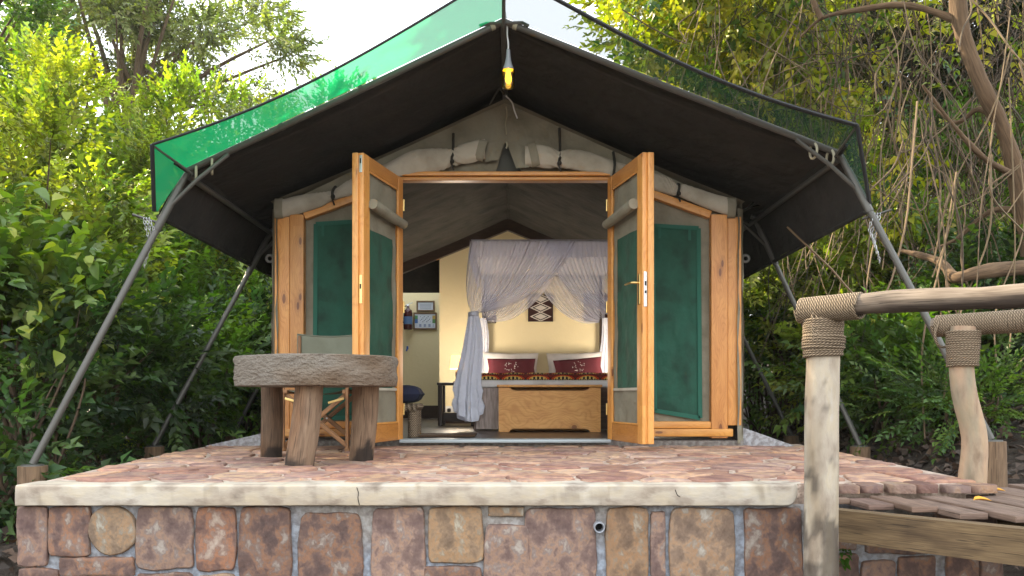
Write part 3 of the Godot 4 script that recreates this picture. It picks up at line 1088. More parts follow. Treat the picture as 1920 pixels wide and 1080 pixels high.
func build_fly() -> void:
	var o := thing("tent_canopy", "dark fly sheet on bent steel poles with green net edge over the tent", "canopy", Vector3(0, 0, -6))
	var back := 6.2
	for s in [[EAVE_L, -1.0], [EAVE_R, 1.0]]:
		var e: Vector3 = s[0]
		var sd: float = s[1]
		var roof := Mb.new()
		roof.grid(40, 60, func(u: float, v: float) -> Vector3:
			var q := RIDGE.lerp(e, u)
			q.y += 0.025 - sin(u * PI) * (0.03 + 0.03 * sin(v * PI * 3.3) ** 2) - 0.05 * smoothstep(0.0, 0.08, v) * sin(u * PI) * wob.get_noise_2d(u * 60.0 + v * 90.0 + sd * 40.0, v * 260.0 - u * 40.0) - 0.012 * wob.get_noise_2d(u * 240.0, v * 900.0)
			q.z -= v * back - (0.01)
			return q, Vector2(2.3, 8))
		part("roof_sheet", roof, M.fly_cloth, o)
		for k in [0.06, 1.35, 2.7, 4.1]:
			var sm := Mb.new()
			sm.grid(20, 1, func(u: float, v: float) -> Vector3:
				var q := RIDGE.lerp(e, u)
				q.y += 0.012 - 0.06 * sin(u * PI)
				q.z -= k + v * 0.035
				return q)
			part("roof_seam", sm, M.fly_seam, o)
		# steep skirt that hangs from the eave along the poles
		var hem := Vector3(sd * 2.285, 1.57 if sd < 0 else 1.60, -5.17)
		var skirt := Mb.new()
		skirt.grid(30, 8, func(u: float, v: float) -> Vector3:
			var q := (e + Vector3(-sd * 0.012, 0.034, -0.012)).lerp(hem, v)
			q.x += sd * 0.03 * sin(v * PI) + 0.012 * wob.get_noise_2d(u * 500.0, v * 60.0)
			q.y -= 0.03 * v * sin(u * PI * 4.0) ** 2
			q.z -= u * back
			return q, Vector2(8, 0.4))
		part("skirt", skirt, M.fly_cloth, o)
		var hm := Mb.new()
		hm.tube(path([hem + Vector3(0, -0.01, 0), hem + Vector3(0, -0.03, -back * 0.5), hem + Vector3(0, -0.01, -back)]), rad([0.016]), 8)
		part("hem_pole", hm, M.fly_cloth, o)
		# frame: rafter, eave pipe, poles
		var raf := Mb.new()
		raf.tube(path([RIDGE + Vector3(0, -0.005, 0.03), e.lerp(RIDGE, 0.5) + Vector3(0, -0.01, 0.03), e + Vector3(0, 0, 0.03)]), rad([0.021]), 10)
		part("rafter", raf, M.galvanised, o)
		for zz in [1.95, 3.9]:
			var r2_ := Mb.new()
			r2_.tube(path([RIDGE + Vector3(0, -0.045, -zz), e + Vector3(-sd * 0.02, -0.03, -zz)]), rad([0.019]), 8)
			part("rafter", r2_, M.galvanised, o)
		var ep := Mb.new()
		ep.tube(path([e + Vector3(0, -0.03, 0), e + Vector3(0, -0.03, -back)]), rad([0.02]), 8)
		part("eave_pipe", ep, M.galvanised, o)
		var feet := [Vector3(sd * 2.81, 0.0 if sd < 0 else 0.145, -4.69), Vector3(sd * (2.92 if sd < 0 else 2.84), 0.0, -6.53), Vector3(sd * 2.93, 0.0, -8.4)]
		for k in 3:
			var top := e + Vector3(0, 0, 0.02 - [0.0, 1.85, 3.75][k])
			var foot: Vector3 = feet[k]
			var pole := Mb.new()
			var bend := top.lerp(foot, 0.03)
			pole.tube(path([top + Vector3(-sd * 0.03, 0.012, 0), top, bend, top.lerp(foot, 0.5), foot]), rad([0.021]), 10)
			var pn := part("pole", pole, M.galvanised, o)
			var sl := Mb.new()
			sl.tube(path([top.lerp(foot, 0.06), top.lerp(foot, 0.22)]), rad([0.026]), 10)
			part("sleeve", sl, M.galvanised, pn)
			# short brace across the bend
			var br := Mb.new()
			var b0 := e.lerp(RIDGE, 0.135) + Vector3(0, -0.03, 0.03 + top.z - e.z)
			br.tube(path([b0, b0.lerp(top.lerp(foot, 0.14), 0.5) + Vector3(sd * 0.012, 0.006, 0), top.lerp(foot, 0.14)]), rad([0.014]), 8)
			part("brace", br, M.galvanised, o)
		# tie straps at the bend and clips along the rafter
		for k in 2:
			var st := Mb.new()
			var c := e.lerp(RIDGE, 0.03 + 0.05 * k) + Vector3(0, -0.03, 0.03)
			var ring := PackedVector3Array()
			for i in 13:
				var an := TAU * i / 12.0
				ring.append(c + Vector3(0.012 * sin(an), 0.05 * cos(an) - 0.02, 0.032 * sin(an)))
			st.tube(ring, rad([0.009]), 5, false)
			part("tie_strap", st, M.pale_strap, o)
		for k in [0.965, 0.55, 0.3]:
			var st := Mb.new()
			var c := e.lerp(RIDGE, k) + Vector3(0, -0.004, 0.03)
			var along := (RIDGE - e).normalized()
			st.tube(path([c - along * 0.014, c + along * 0.014]), rad([0.026]), 10)
			part("clip", st, M.pale_strap if k > 0.9 else M.galvanised, o)
		# green net: from the rafter up and out to a black cord
		var oc := Vector3(-2.205, 1.94, -4.9) if sd < 0 else Vector3(2.113, 2.058, -4.9)
		var oa := Vector3(-0.05, 3.005, -4.9)
		var low := hem.lerp(e, 0.06) + Vector3(sd * 0.01, 0.0, 0.02)
		var oline := func(u: float) -> Vector3:
			var q := oa.lerp(oc, u)
			q.y -= 0.11 * sin(u * PI) * (0.6 + 0.5 * u)
			return q
		var net := Mb.new()
		net.grid(90, 8, func(u: float, v: float) -> Vector3:
			var a := RIDGE.lerp(e, u) + Vector3(0, 0.015, 0.045)
			var q: Vector3 = a.lerp(oline.call(u), v)
			q.y -= 0.02 * sin(v * PI)
			q.z += 0.03 * sin(v * PI) * wob.get_noise_2d(u * 420.0 + v * 60.0, v * 40.0)
			q.y += 0.018 * sin(v * PI) * wob.get_noise_2d(u * 600.0, v * 50.0 + 300.0)
			return q)
		part("shade_net", net, M.shade_net if sd < 0 else M.dark_net, o)
		var side := Mb.new()
		side.grid(8, 6, func(u: float, v: float) -> Vector3:
			var a := (e + Vector3(0, 0.0, 0.045)).lerp(low, u)
			var b := oc.lerp(low + Vector3(sd * 0.012, 0, 0.02), u)
			return a.lerp(b, v))
		part("net_side", side, M.shade_net if sd < 0 else M.dark_net, o)
		var cord := Mb.new()
		var pts := PackedVector3Array()
		for i in 25:
			pts.append(oline.call(i / 24.0))
		cord.tube(pts, rad([0.013 if sd > 0 else 0.008]), 6)
		part("net_edging", cord, M.black_trim, o)
		var cord2 := Mb.new()
		cord2.tube(path([oc, low + Vector3(sd * 0.012, 0, 0.02)]), rad([0.013]), 6)
		part("net_edging", cord2, M.black_trim, o)
		var arm := Mb.new()
		arm.tube(path([e + Vector3(-sd * 0.05, -0.03, 0.06), oc]), rad([0.008]), 6)
		part("net_strut", arm, M.galvanised, o)
		var knob := Mb.new()
		knob.tube(path([e + Vector3(-sd * 0.02, -0.012, 0.07), e.lerp(oc, 0.35) + Vector3(0, -0.005, 0.03)]), rad([0.014]), 8)
		part("strut_socket", knob, M.black_trim, o)
		# chain by the front pole, hung from a peg
		var peg := Mb.new()
		var pg := hem + Vector3(sd * 0.02, -0.04, 0.02)
		peg.tube(path([pg + Vector3(-sd * 0.05, -0.02, 0), pg + Vector3(sd * 0.12, 0.03, 0.04)]), rad([0.009]), 6)
		part("peg", peg, M.galvanised, o)
		var ch := Mb.new()
		for strand in 3:
			var a := pg + Vector3(sd * (0.05 - strand * 0.02), 0.0, 0.03 + strand * 0.006)
			var length := 0.30 - 0.06 * strand
			var n := int(length / 0.017)
			for i in n:
				var s2 := float(i) / (n - 1)
				var c := a + Vector3(-sd * 0.03 * sin(s2 * 3.0), -length * s2, 0.008 * sin(s2 * 9.0))
				var ring := PackedVector3Array()
				for q in 9:
					var an := TAU * q / 8.0
					var w := Vector3(0.0065 * cos(an), 0.0125 * sin(an), 0.0)
					ring.append(c + (w if i % 2 else Vector3(w.z, w.y, w.x)))
				ch.tube(ring, rad([0.0024]), 4, false)
		part("chain", ch, M.steel, o)
	# ridge pole, its stub up to the net, and the cross bar under the apex
	var rp := Mb.new()
	rp.tube(path([RIDGE + Vector3(0, -0.02, 0.05), RIDGE + Vector3(0, -0.02, -back)]), rad([0.021]), 10)
	part("ridge_pole", rp, M.galvanised, o)
	var sp := Mb.new()
	sp.tube(path([RIDGE + Vector3(0.0, -0.05, 0.055), Vector3(-0.05, 3.0, -4.9)]), rad([0.012]), 8)
	part("net_strut", sp, M.galvanised, o)
	var xb := Mb.new()
	xb.tube(path([at(899, 49, 5.22), at(912, 44.5, 5.22), at(980, 43, 5.22), at(991, 49, 5.22)]), rad([0.0125]), 8)
	part("cross_bar", xb, M.galvanised, o)
	# straps from the tent's apex to the ridge, and knotted lines by the eaves
	for a in [[at(919, 196, 6.2), at(936, 168, 6.1), at(945, 176, 6.0)], [at(508, 408, 6.4), at(455, 408, 6.9), at(420, 398, 7.2)], [at(1384, 398, 6.4), at(1420, 386, 6.8), at(1462, 384, 7.0)], [at(1384, 402, 6.42), at(1400, 392, 6.6), at(1412, 380, 6.7)]]:
		var st := Mb.new()
		st.tube(curve(a, 8), rad([0.010]), 5)
		part("tie_line", st, M.strap, o)
	var tail := Mb.new()
	tail.grid(1, 6, func(u: float, v: float) -> Vector3: return at(1458 + u * 8, 382 + v * 38, 6.95 + 0.02 * sin(v * 3.0)))
	part("strap_end", tail, M.pale_strap, o)
	# wooden stumps that carry the poles
	var st0 := Vector3(-2.81, -0.55, -4.69)
	var sroot := thing("pole_stump", "short log stump under the front pole nearest the terrace corner by the table", "stump", st0, "stumps under the canopy poles")
	var log := Mb.new()
	log.tube(path([st0, st0 + Vector3(0, 0.3, 0), st0 + Vector3(0, 0.54, 0)]), rad([0.085, 0.08, 0.078]), 14, true, rough_at(0.12, 260.0))
	part("log", log, M.brown_wood, sroot)
	var disc := Mb.new()
	disc.lathe(PackedVector2Array([Vector2(0.06, 0.54), Vector2(0.06, 0.548), Vector2(0.0, 0.549)]), 14, st0)
	part("steel_plate", disc, M.galvanised, sroot)
	dup(sroot, "pole_stump", Vector3(-2.92, -0.55, -6.53), 1.3, "short log stump under the middle canopy pole on the table side")
	dup(sroot, "pole_stump", Vector3(-2.93, -0.55, -8.4), 2.3, "short log stump under the rear canopy pole on the table side")
	dup(sroot, "pole_stump", Vector3(2.81, -0.405, -4.69), 3.0, "tall split log stump behind the farther handrail post")
	dup(sroot, "pole_stump", Vector3(2.84, -0.55, -6.53), 4.4, "dark log stump at the terrace edge under the middle pole on the handrail side")
	dup(sroot, "pole_stump", Vector3(2.93, -0.55, -8.4), 5.1, "dark log stump beside the cement ramp on the handrail side")


# ---------------------------------------------------------------- tent front

const FRONT := 6.33

func fx(px: float) -> float:
	return (px - 960.0) / 236.97

func fy(py: float) -> float:
	return EYE + (745.0 - py) / 236.97

func board(x0: float, y0: float, x1: float, y1: float, z0: float, z1: float, m := "varnished_pine", parent: Node3D = null, called := "board", tone := 1.0) -> MeshInstance3D:
	var mb := Mb.new()
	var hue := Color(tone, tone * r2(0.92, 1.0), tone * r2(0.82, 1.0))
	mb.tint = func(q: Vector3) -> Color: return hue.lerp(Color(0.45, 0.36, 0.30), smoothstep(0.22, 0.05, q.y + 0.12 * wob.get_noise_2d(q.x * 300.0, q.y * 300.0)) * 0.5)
	mb.box(Vector3((x0 + x1) / 2, (y0 + y1) / 2, -(z0 + z1) / 2), Vector3(absf(x1 - x0), absf(y1 - y0), absf(z1 - z0)), Basis(), 0.005, uvr())
	return part(called, mb, M[m], parent)


var tent: Node3D

func build_tent() -> void:
	var o := thing("safari_tent", "olive canvas tent with pine front frame, green windows and open double doors", "tent", Vector3(0, 0, -FRONT))
	tent = o
	# posts
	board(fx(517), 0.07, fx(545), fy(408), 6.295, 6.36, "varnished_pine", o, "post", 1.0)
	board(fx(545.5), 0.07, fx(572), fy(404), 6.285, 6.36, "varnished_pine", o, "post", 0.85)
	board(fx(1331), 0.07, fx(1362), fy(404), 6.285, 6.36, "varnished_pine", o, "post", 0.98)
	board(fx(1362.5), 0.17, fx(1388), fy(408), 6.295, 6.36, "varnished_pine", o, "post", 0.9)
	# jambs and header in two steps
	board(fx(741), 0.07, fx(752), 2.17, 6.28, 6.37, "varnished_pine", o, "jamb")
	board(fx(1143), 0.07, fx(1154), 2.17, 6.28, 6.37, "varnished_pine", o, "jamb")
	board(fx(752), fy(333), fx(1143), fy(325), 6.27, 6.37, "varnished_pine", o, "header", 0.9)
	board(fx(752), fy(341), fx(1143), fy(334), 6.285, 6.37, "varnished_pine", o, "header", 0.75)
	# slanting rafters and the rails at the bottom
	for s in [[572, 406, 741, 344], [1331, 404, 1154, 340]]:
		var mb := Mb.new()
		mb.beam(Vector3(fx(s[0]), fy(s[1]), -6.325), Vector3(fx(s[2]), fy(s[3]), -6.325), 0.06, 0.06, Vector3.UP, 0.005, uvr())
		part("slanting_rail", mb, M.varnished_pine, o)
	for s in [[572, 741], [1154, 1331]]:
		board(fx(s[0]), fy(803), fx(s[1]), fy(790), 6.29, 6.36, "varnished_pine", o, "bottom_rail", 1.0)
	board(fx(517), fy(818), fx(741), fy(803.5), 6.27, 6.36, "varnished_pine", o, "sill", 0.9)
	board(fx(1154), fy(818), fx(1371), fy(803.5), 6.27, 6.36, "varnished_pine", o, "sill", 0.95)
	# cement strip and metal threshold
	board(fx(505), -0.03, fx(1392), 0.052, 6.30, 6.52, "mortar", o, "cement_strip", 0.8)
	board(fx(752), 0.036, fx(1143), 0.066, 6.215, 6.40, "threshold_metal", o, "threshold")
	# bays: canvas panel with a mesh window
	for s in [[572, 741, -1.0], [1154, 1331, 1.0]]:
		var x0 := fx(s[0])
		var x1 := fx(s[1])
		var bay := Mb.new()
		var ytop := [fy(406), fy(342)] if s[2] < 0 else [fy(342), fy(404)]
		bay.grid(14, 20, func(u: float, v: float) -> Vector3:
			var x := lerpf(x0 - 0.01, x1 + 0.01, u)
			return Vector3(x, lerpf(0.1, lerpf(ytop[0], ytop[1], u) + 0.01, v), -6.352 + 0.008 * wob.get_noise_2d(x * 160.0 + 50.0, v * 160.0)), Vector2(0.8, 1.8))
		var pn := part("canvas_bay", bay, M.canvas, o)
		var q := [Vector2(fx(590), fy(785)), Vector2(fx(690), fy(782)), Vector2(fx(690), fy(414)), Vector2(fx(592), fy(420))]
		if s[2] > 0:
			q = [Vector2(fx(1228), fy(770)), Vector2(fx(1313), fy(784)), Vector2(fx(1310), fy(428)), Vector2(fx(1224), fy(423))]
		var win := Mb.new()
		win.grid(20, 30, func(u: float, v: float) -> Vector3:
			var a: Vector2 = (q[0] as Vector2).lerp(q[1], u).lerp((q[3] as Vector2).lerp(q[2], u), v)
			return Vector3(a.x, a.y, -6.337 + 0.022 * sin(u * PI) * sin(v * PI) * wob.get_noise_2d(a.x * 220.0 + a.y * 60.0, a.y * 90.0 - a.x * 50.0)))
		var wn := part("window_mesh", win, M.green_mesh, o)
		for k in 4:
			var a: Vector2 = q[k]
			var b: Vector2 = q[(k + 1) % 4]
			var hem := Mb.new()
			hem.beam(Vector3(a.x, a.y, -6.330), Vector3(b.x, b.y, -6.330), 0.004, 0.034, Vector3.UP if k % 2 == 0 else Vector3.RIGHT, 0.001)
			part("window_hem", hem, M.green_hem, wn)
		for k in 2:
			var tb := Mb.new()
			var c: Vector2 = (q[3] as Vector2).lerp(q[2], 0.14 if k == 0 else 0.8)
			tb.box(Vector3(c.x, c.y - 0.05, -6.326), Vector3(0.022, 0.10, 0.003), Basis(), 0.001)
			part("window_tab", tb, M.green_hem, wn)
	# gable canvas above the frame, with a dark vent behind the rolls
	var apex := Vector2(fx(947), fy(190))
	var gab := Mb.new()
	for s in [-1.0, 1.0]:
		var e := Vector2(fx(522), fy(384)) if s < 0 else Vector2(fx(1374), fy(386))
		var low := [Vector2(fx(522), fy(412)), Vector2(fx(572), fy(404)), Vector2(fx(752), fy(338)), Vector2(fx(925), fy(335)), Vector2(fx(947), fy(266))] if s < 0 else [Vector2(fx(1374), fy(412)), Vector2(fx(1331), fy(402)), Vector2(fx(1143), fy(338)), Vector2(fx(985), fy(335)), Vector2(fx(949), fy(266))]
		gab.grid(44, 10, func(u: float, v: float) -> Vector3:
			var uu := u if s < 0 else 1.0 - u
			var x := lerpf(e.x, apex.x, uu)
			var yt := lerpf(e.y, apex.y, uu) + 0.012 * sin(uu * PI)
			var yb := 0.0
			for k in 4:
				var a: Vector2 = low[k]
				var b: Vector2 = low[k + 1]
				if (x - a.x) * (x - b.x) <= 0.0 or k == 3:
					yb = lerpf(a.y, b.y, clampf((x - a.x) / (b.x - a.x), 0.0, 1.0))
					break
			var y := lerpf(yb, yt, v)
			return Vector3(x, y, -6.362 + 0.05 * sin(v * PI) * wob.get_noise_2d(x * 110.0 + y * 90.0, y * 200.0) + 0.03 * (1.0 - v) * (0.5 + wob.get_noise_2d(x * 260.0, 7.0))), Vector2(2, 0.7))
	part("gable_canvas", gab, M.canvas, o)
	var vent := Mb.new()
	vent.prism(PackedVector2Array([Vector2(fx(752), fy(336)), Vector2(fx(1143), fy(336)), Vector2(fx(950), fy(250))]), Transform3D(Basis(), Vector3(0, 0, -6.40)), 0.004)
	part("gable_mesh", vent, M.vent_mesh, o)
	# rolled flaps with ties
	for s in [[[522, 394, 17], [560, 387, 17], [600, 379, 14], [628, 368, 9], [655, 354, 14], [700, 338, 17], [740, 321, 18], [775, 309, 23], [815, 302, 22], [836, 299, 18], [849, 297, 14], [862, 293, 17], [885, 288, 19], [910, 284, 18]], [[984, 294, 20], [1006, 293, 22], [1030, 297, 20], [1047, 302, 15], [1064, 302, 18], [1100, 308, 20], [1140, 316, 16], [1180, 328, 15], [1230, 346, 15], [1256, 355, 14], [1269, 361, 9], [1284, 364, 14], [1330, 379, 16], [1372, 393, 18]]]:
		var pts := []
		for k in s:
			pts.append(Vector3(fx(k[0]), fy(k[1]), (k[2] as float) / 237.0))
		var line := curve(pts, 130)
		var ties := [fx(628), fx(849), fx(1048), fx(1269)]
		var roll := Mb.new()
		roll.grid(130, 26, func(u: float, v: float) -> Vector3:
			var q: Vector3 = line[int(round(u * 130.0))]
			var an := v * TAU
			var near := 0.0
			for t in ties:
				near = maxf(near, exp(-absf(q.x - t) / 0.09))
			var fold := wob.get_noise_3d(q.x * 60.0, cos(an) * 34.0, sin(an) * 34.0) * 0.14 + near * 0.13 * sin(an * 7.0 + q.x * 40.0 * (1.0 - near)) + 0.10 * wob.get_noise_3d(q.x * 260.0, cos(an) * 50.0, sin(an) * 50.0)
			var r := q.z * (1.0 + fold)
			return Vector3(q.x, q.y - cos(an) * r - 0.006 * sin(q.x * 9.0), -6.29 - sin(an) * minf(0.042, r * 0.5)), Vector2(2.0, 0.4))
		part("rolled_flap", roll, M.flap_cloth, o)
	for s in [[903, 285, 0.084, -0.25], [1000, 293, 0.098, 0.22], [527, 393, 0.079, 0.0], [1367, 392, 0.082, 0.0]]:
		var cuff := Mb.new()
		var c := Vector3(fx(s[0]), fy(s[1]), -6.285)
		var turn := Basis(Vector3.BACK, s[3] as float)
		cuff.grid(4, 24, func(u: float, v: float) -> Vector3:
			var an := v * TAU
			var r: float = s[2] * (1.0 + 0.05 * wob.get_noise_2d(u * 40.0, an * 20.0))
			return c + turn * Vector3((u - 0.5) * 0.065, -cos(an) * r, -sin(an) * r * 0.52))
		part("flap_cuff", cuff, M.canvas, o)
	for s in [[849, 250, 301, 0.038], [1048, 240, 304, 0.038], [1149, 285, 322, 0.066], [1269, 346, 360, 0.04], [628, 350, 366, 0.04]]:
		var strap := Mb.new()
		var c := Vector3(fx(s[0]), fy(s[2]), -6.285)
		var r: float = s[3]
		strap.tube(curve([Vector3(fx(s[0] + 1), fy(s[1]), -6.335), c + Vector3(0.006, r * 1.1, 0.01), c + Vector3(0.0, 0.0, r * 1.08), c + Vector3(-0.006, -r * 1.1, 0.0)], 14), rad([0.011]), 5)
		strap.tube(path([c + Vector3(-0.01, -r * 0.9, 0.02), c + Vector3(0.012, -r * 0.9 - 0.06, 0.03)]), rad([0.007]), 5)
		var sn := part("tie_strap", strap, M.strap, o)
		var knot := Mb.new()
		knot.lathe(PackedVector2Array([Vector2(0.002, -0.02), Vector2(0.016, -0.01), Vector2(0.018, 0.005), Vector2(0.01, 0.018), Vector2(0.001, 0.02)]), 8, c + Vector3(0.0, -r * 0.75, r * 0.7))
		part("knot", knot, M.strap, sn)
	# corner pleats either side of the vent
	for s in [[at(912, 270, 6.33), at(948, 262, 6.34), at(934, 300, 6.30), at(910, 304, 6.28)], [at(986, 274, 6.33), at(948, 262, 6.34), at(968, 316, 6.30), at(992, 314, 6.28)]]:
		var pl := Mb.new()
		pl.grid(6, 6, func(u: float, v: float) -> Vector3: return (s[0] as Vector3).lerp(s[1], u).lerp((s[3] as Vector3).lerp(s[2], u), v) + Vector3(0, 0, 0.012 * sin(u * PI)))
		part("flap_corner", pl, M.canvas, o)
	var lace := Mb.new()
	lace.tube(curve([at(949, 200, 6.31), at(951, 215, 6.31), at(948, 232, 6.31), at(950, 252, 6.31)], 10), rad([0.006]), 5)
	lace.tube(curve([at(949, 266, 6.28), at(951, 272, 6.27), at(949, 278, 6.27)], 5), rad([0.008]), 5)
	part("lacing", lace, M.pale_strap, o)
	var patch := Mb.new()
	patch.box(at(976, 231, 6.335), Vector3(0.05, 0.062, 0.004), Basis(), 0.001)
	part("patch", patch, M.canvas, o)
	# side walls and roof of the tent; the walls bulge a little
	for s in [-1.0, 1.0]:
		var x0 := fx(514) if s < 0 else fx(1390)
		var wall := Mb.new()
		wall.grid(40, 12, func(u: float, v: float) -> Vector3:
			var z := lerpf(6.31, 12.9, u)
			return Vector3(x0 + s * (0.03 * sin(v * PI) * (0.6 + wob.get_noise_2d(z * 40.0, v * 90.0))), lerpf(0.0, 1.93, v), -z), Vector2(6, 1.9))
		part("side_wall", wall, M.canvas, o)
		var roof := Mb.new()
		roof.grid(12, 24, func(u: float, v: float) -> Vector3:
			var z := lerpf(6.30, 10.9, v)
			var q := Vector3(apex.x, apex.y + 0.01, -z).lerp(Vector3(x0 + s * 0.02, 1.935, -z), u)
			q.y -= 0.02 * sin(u * PI)
			return q, Vector2(2, 6))
		part("roof_canvas", roof, M.canvas, o)
		var flapedge := Mb.new()
		flapedge.grid(4, 14, func(u: float, v: float) -> Vector3:
			return Vector3(x0 + s * (-0.045 + 0.06 * u) + s * 0.012 * wob.get_noise_2d(v * 200.0, u * 50.0 + s), lerpf(0.03, 1.88, v), -6.275 - 0.06 * u + 0.012 * wob.get_noise_2d(v * 260.0, 40.0)))
		part("wall_edge", flapedge, M.canvas, o)
		var eye := Mb.new()
		eye.lathe(PackedVector2Array([Vector2(0.016, 0.0), Vector2(0.02, 0.008), Vector2(0.034, 0.008), Vector2(0.038, 0.0)]), 16, Vector3(x0 + s * 0.04, fy(484), -6.35), Basis(Vector3.RIGHT, PI / 2))
		part("eyelet", eye, M.galvanised, o)
	door(o, -1.0)
	door(o, 1.0)


func door(o: Node3D, s: float) -> void:
	var hinge := Vector3(fx(752), 0.0, -6.285) if s < 0 else Vector3(fx(1143), 0.0, -6.285)
	var free := Vector3(-1.062, 0.0, -5.61) if s < 0 else Vector3(0.935, 0.0, -5.60)
	var along := (free - hinge).normalized()
	var l := hinge.distance_to(free)
	var out := Vector3(s, 0, 0)
	out = (out - along * out.dot(along)).normalized()     # away from the opening
	var y0 := 0.062
	var y1 := 2.108
	var th := 0.048
	var place := func(u: float, y: float, w: float) -> Vector3: return hinge + along * u + Vector3(0, y, 0) + out * w
	var turn := Basis(along, Vector3.UP, along.cross(Vector3.UP))
	var d := Node3D.new()
	d.name = "door" if s < 0 else "door_001"
	o.add_child(d)
	base_of[d] = base_of[o]
	d.set_meta("label", "open door leaf beside the folding chair" if s < 0 else "open door leaf with the brass lever handle")
	for k in [[0.042, 0.084, "stile", 0.92], [l - 0.045, 0.09, "stile", 1.05]]:
		var mb := Mb.new()
		mb.col = Color(k[3], (k[3] as float) * r2(0.93, 1.0), (k[3] as float) * r2(0.82, 1.0))
		mb.box(place.call(k[0], (y0 + y1) / 2, 0.0), Vector3(k[1], y1 - y0, th), turn, 0.004, uvr())
		part(k[2], mb, M.varnished_pine, d)
	for k in [[y0 + 0.065, 0.13], [y1 - 0.05, 0.10]]:
		var mb := Mb.new()
		mb.col = Color(0.72, 0.66, 0.6)
		mb.box(place.call(l / 2, k[0], 0.0), Vector3(l - 0.174, k[1], th - 0.004), turn, 0.004, uvr())
		part("rail", mb, M.varnished_pine, d)
	# strip along the meeting edge
	var ast := Mb.new()
	ast.box(place.call(l + 0.009, (y0 + y1) / 2, 0.034), Vector3(0.022, y1 - y0 - 0.004, 0.045), turn, 0.004, uvr())
	part("meeting_strip", ast, M.varnished_pine, d)
	# beads round the panel
	for w in [-1.0, 1.0]:
		for k in [0.09, l - 0.096]:
			var mb := Mb.new()
			mb.box(place.call(k, (y0 + y1) / 2 + 0.015, w * 0.016), Vector3(0.012, y1 - y0 - 0.235, 0.012), turn, 0.002, uvr())
			part("bead", mb, M.varnished_pine, d)
		for k in [y0 + 0.138, y1 - 0.108]:
			var mb := Mb.new()
			mb.box(place.call(l / 2, k, w * 0.016), Vector3(l - 0.19, 0.014, 0.012), turn, 0.002, uvr())
			part("bead", mb, M.varnished_pine, d)
	var panel := Mb.new()
	panel.grid(10, 24, func(u: float, v: float) -> Vector3:
		var y := lerpf(y0 + 0.12, y1 - 0.09, v)
		return place.call(lerpf(0.08, l - 0.08, u), y, 0.005 + 0.006 * wob.get_noise_2d(u * 70.0, y * 90.0)), Vector2(0.5, 1.8))
	# cloth borders, green mesh between them
	for k in [[0.08, l - 0.08, y0 + 0.12, 0.46, true], [0.08, l - 0.08, 1.60, y1 - 0.09, true], [0.08, 0.15, 0.46, 1.60, true], [l - 0.15, l - 0.08, 0.46, 1.60, true], [0.145, l - 0.145, 0.44, 1.62, false]]:
		var mb := Mb.new()
		mb.grid(10, 16, func(u: float, v: float) -> Vector3:
			var y := lerpf(k[2], k[3], v)
			var uu := lerpf(k[0], k[1], u)
			return place.call(uu, y, (0.0 if k[4] else 0.004) + 0.012 * wob.get_noise_2d(uu * 260.0 + y * 70.0, y * 120.0 + s * 30.0)), Vector2(0.5, 1.0))
		part("cloth_border" if k[4] else "door_mesh", mb, M.canvas if k[4] else M.green_mesh, d)
	var hem := Mb.new()
	hem.box(place.call(l / 2, 0.452, -0.012), Vector3(l - 0.2, 0.02, 0.004), turn, 0.001)
	part("mesh_hem", hem, M.flap_cloth, d)
	var blind := Mb.new()
	blind.tube(path([place.call(0.055, 1.735, -0.052), place.call(l * 0.5, 1.745, -0.055), place.call(l - 0.085, 1.765, -0.054)]), rad([0.036, 0.04, 0.038]), 14, true, rough_at(0.12, 300.0))
	part("rolled_blind", blind, M.canvas, d)
	if s > 0:
		# lever handles, backplates and the lock plate on the edge
		for w in [-1.0, 1.0]:
			var plate := Mb.new()
			plate.box(place.call(l - 0.052, 1.155, w * (th / 2 + 0.004)), Vector3(0.034, 0.215, 0.007), turn, 0.003)
			part("backplate", plate, M.brass, d)
			var lev := Mb.new()
			var a: Vector3 = place.call(l - 0.052, 1.20, w * (th / 2))
			lev.tube(curve([a, a + out * w * 0.05, a + out * w * 0.062 - along * 0.03, a + out * w * 0.064 - along * 0.115], 12), rad([0.009, 0.009, 0.0085, 0.0085, 0.0085, 0.0085, 0.0085, 0.0085, 0.0085, 0.0085, 0.008, 0.0075, 0.006]), 8)
			part("lever", lev, M.brass, d)
		var lock := Mb.new()
		lock.box(place.call(l + 0.002, 1.15, -0.002), Vector3(0.006, 0.245, 0.024), turn, 0.001)
		part("lock_plate", lock, M.steel, d)
		for y in [1.19, 1.13]:
			var hole := Mb.new()
			hole.box(place.call(l + 0.006, y, -0.002), Vector3(0.004, 0.032 if y > 1.15 else 0.02, 0.012), turn, 0.001)
			part("latch", hole, M.black_trim, d)
	else:
		for y in [[1.15, 0.20], [2.03, 0.12]]:
			var lock := Mb.new()
			lock.box(place.call(l + 0.002, y[0], -0.002), Vector3(0.006, y[1], 0.022), turn, 0.001)
			part("strike_plate", lock, M.brass if y[0] < 1.5 else M.steel, d)
			var hole := Mb.new()
			hole.box(place.call(l + 0.006, (y[0] as float) + 0.02, -0.002), Vector3(0.004, 0.035, 0.01), turn, 0.001)
			part("strike_hole", hole, M.black_trim, d)
	for y in [0.3, 1.1, 1.9]:
		var hg := Mb.new()
		hg.tube(path([place.call(-0.004, y - 0.045, -th / 2 - 0.004), place.call(-0.004, y + 0.045, -th / 2 - 0.004)]), rad([0.007]), 8)
		part("hinge", hg, M.brass, d)


# ---------------------------------------------------------------- inside the tent

const FLOOR := 0.063
const HEAD := 10.3            # the wall behind the bed

func roof_in(x: float) -> float:
	return 2.68 - 0.41 * absf(x + 0.055)


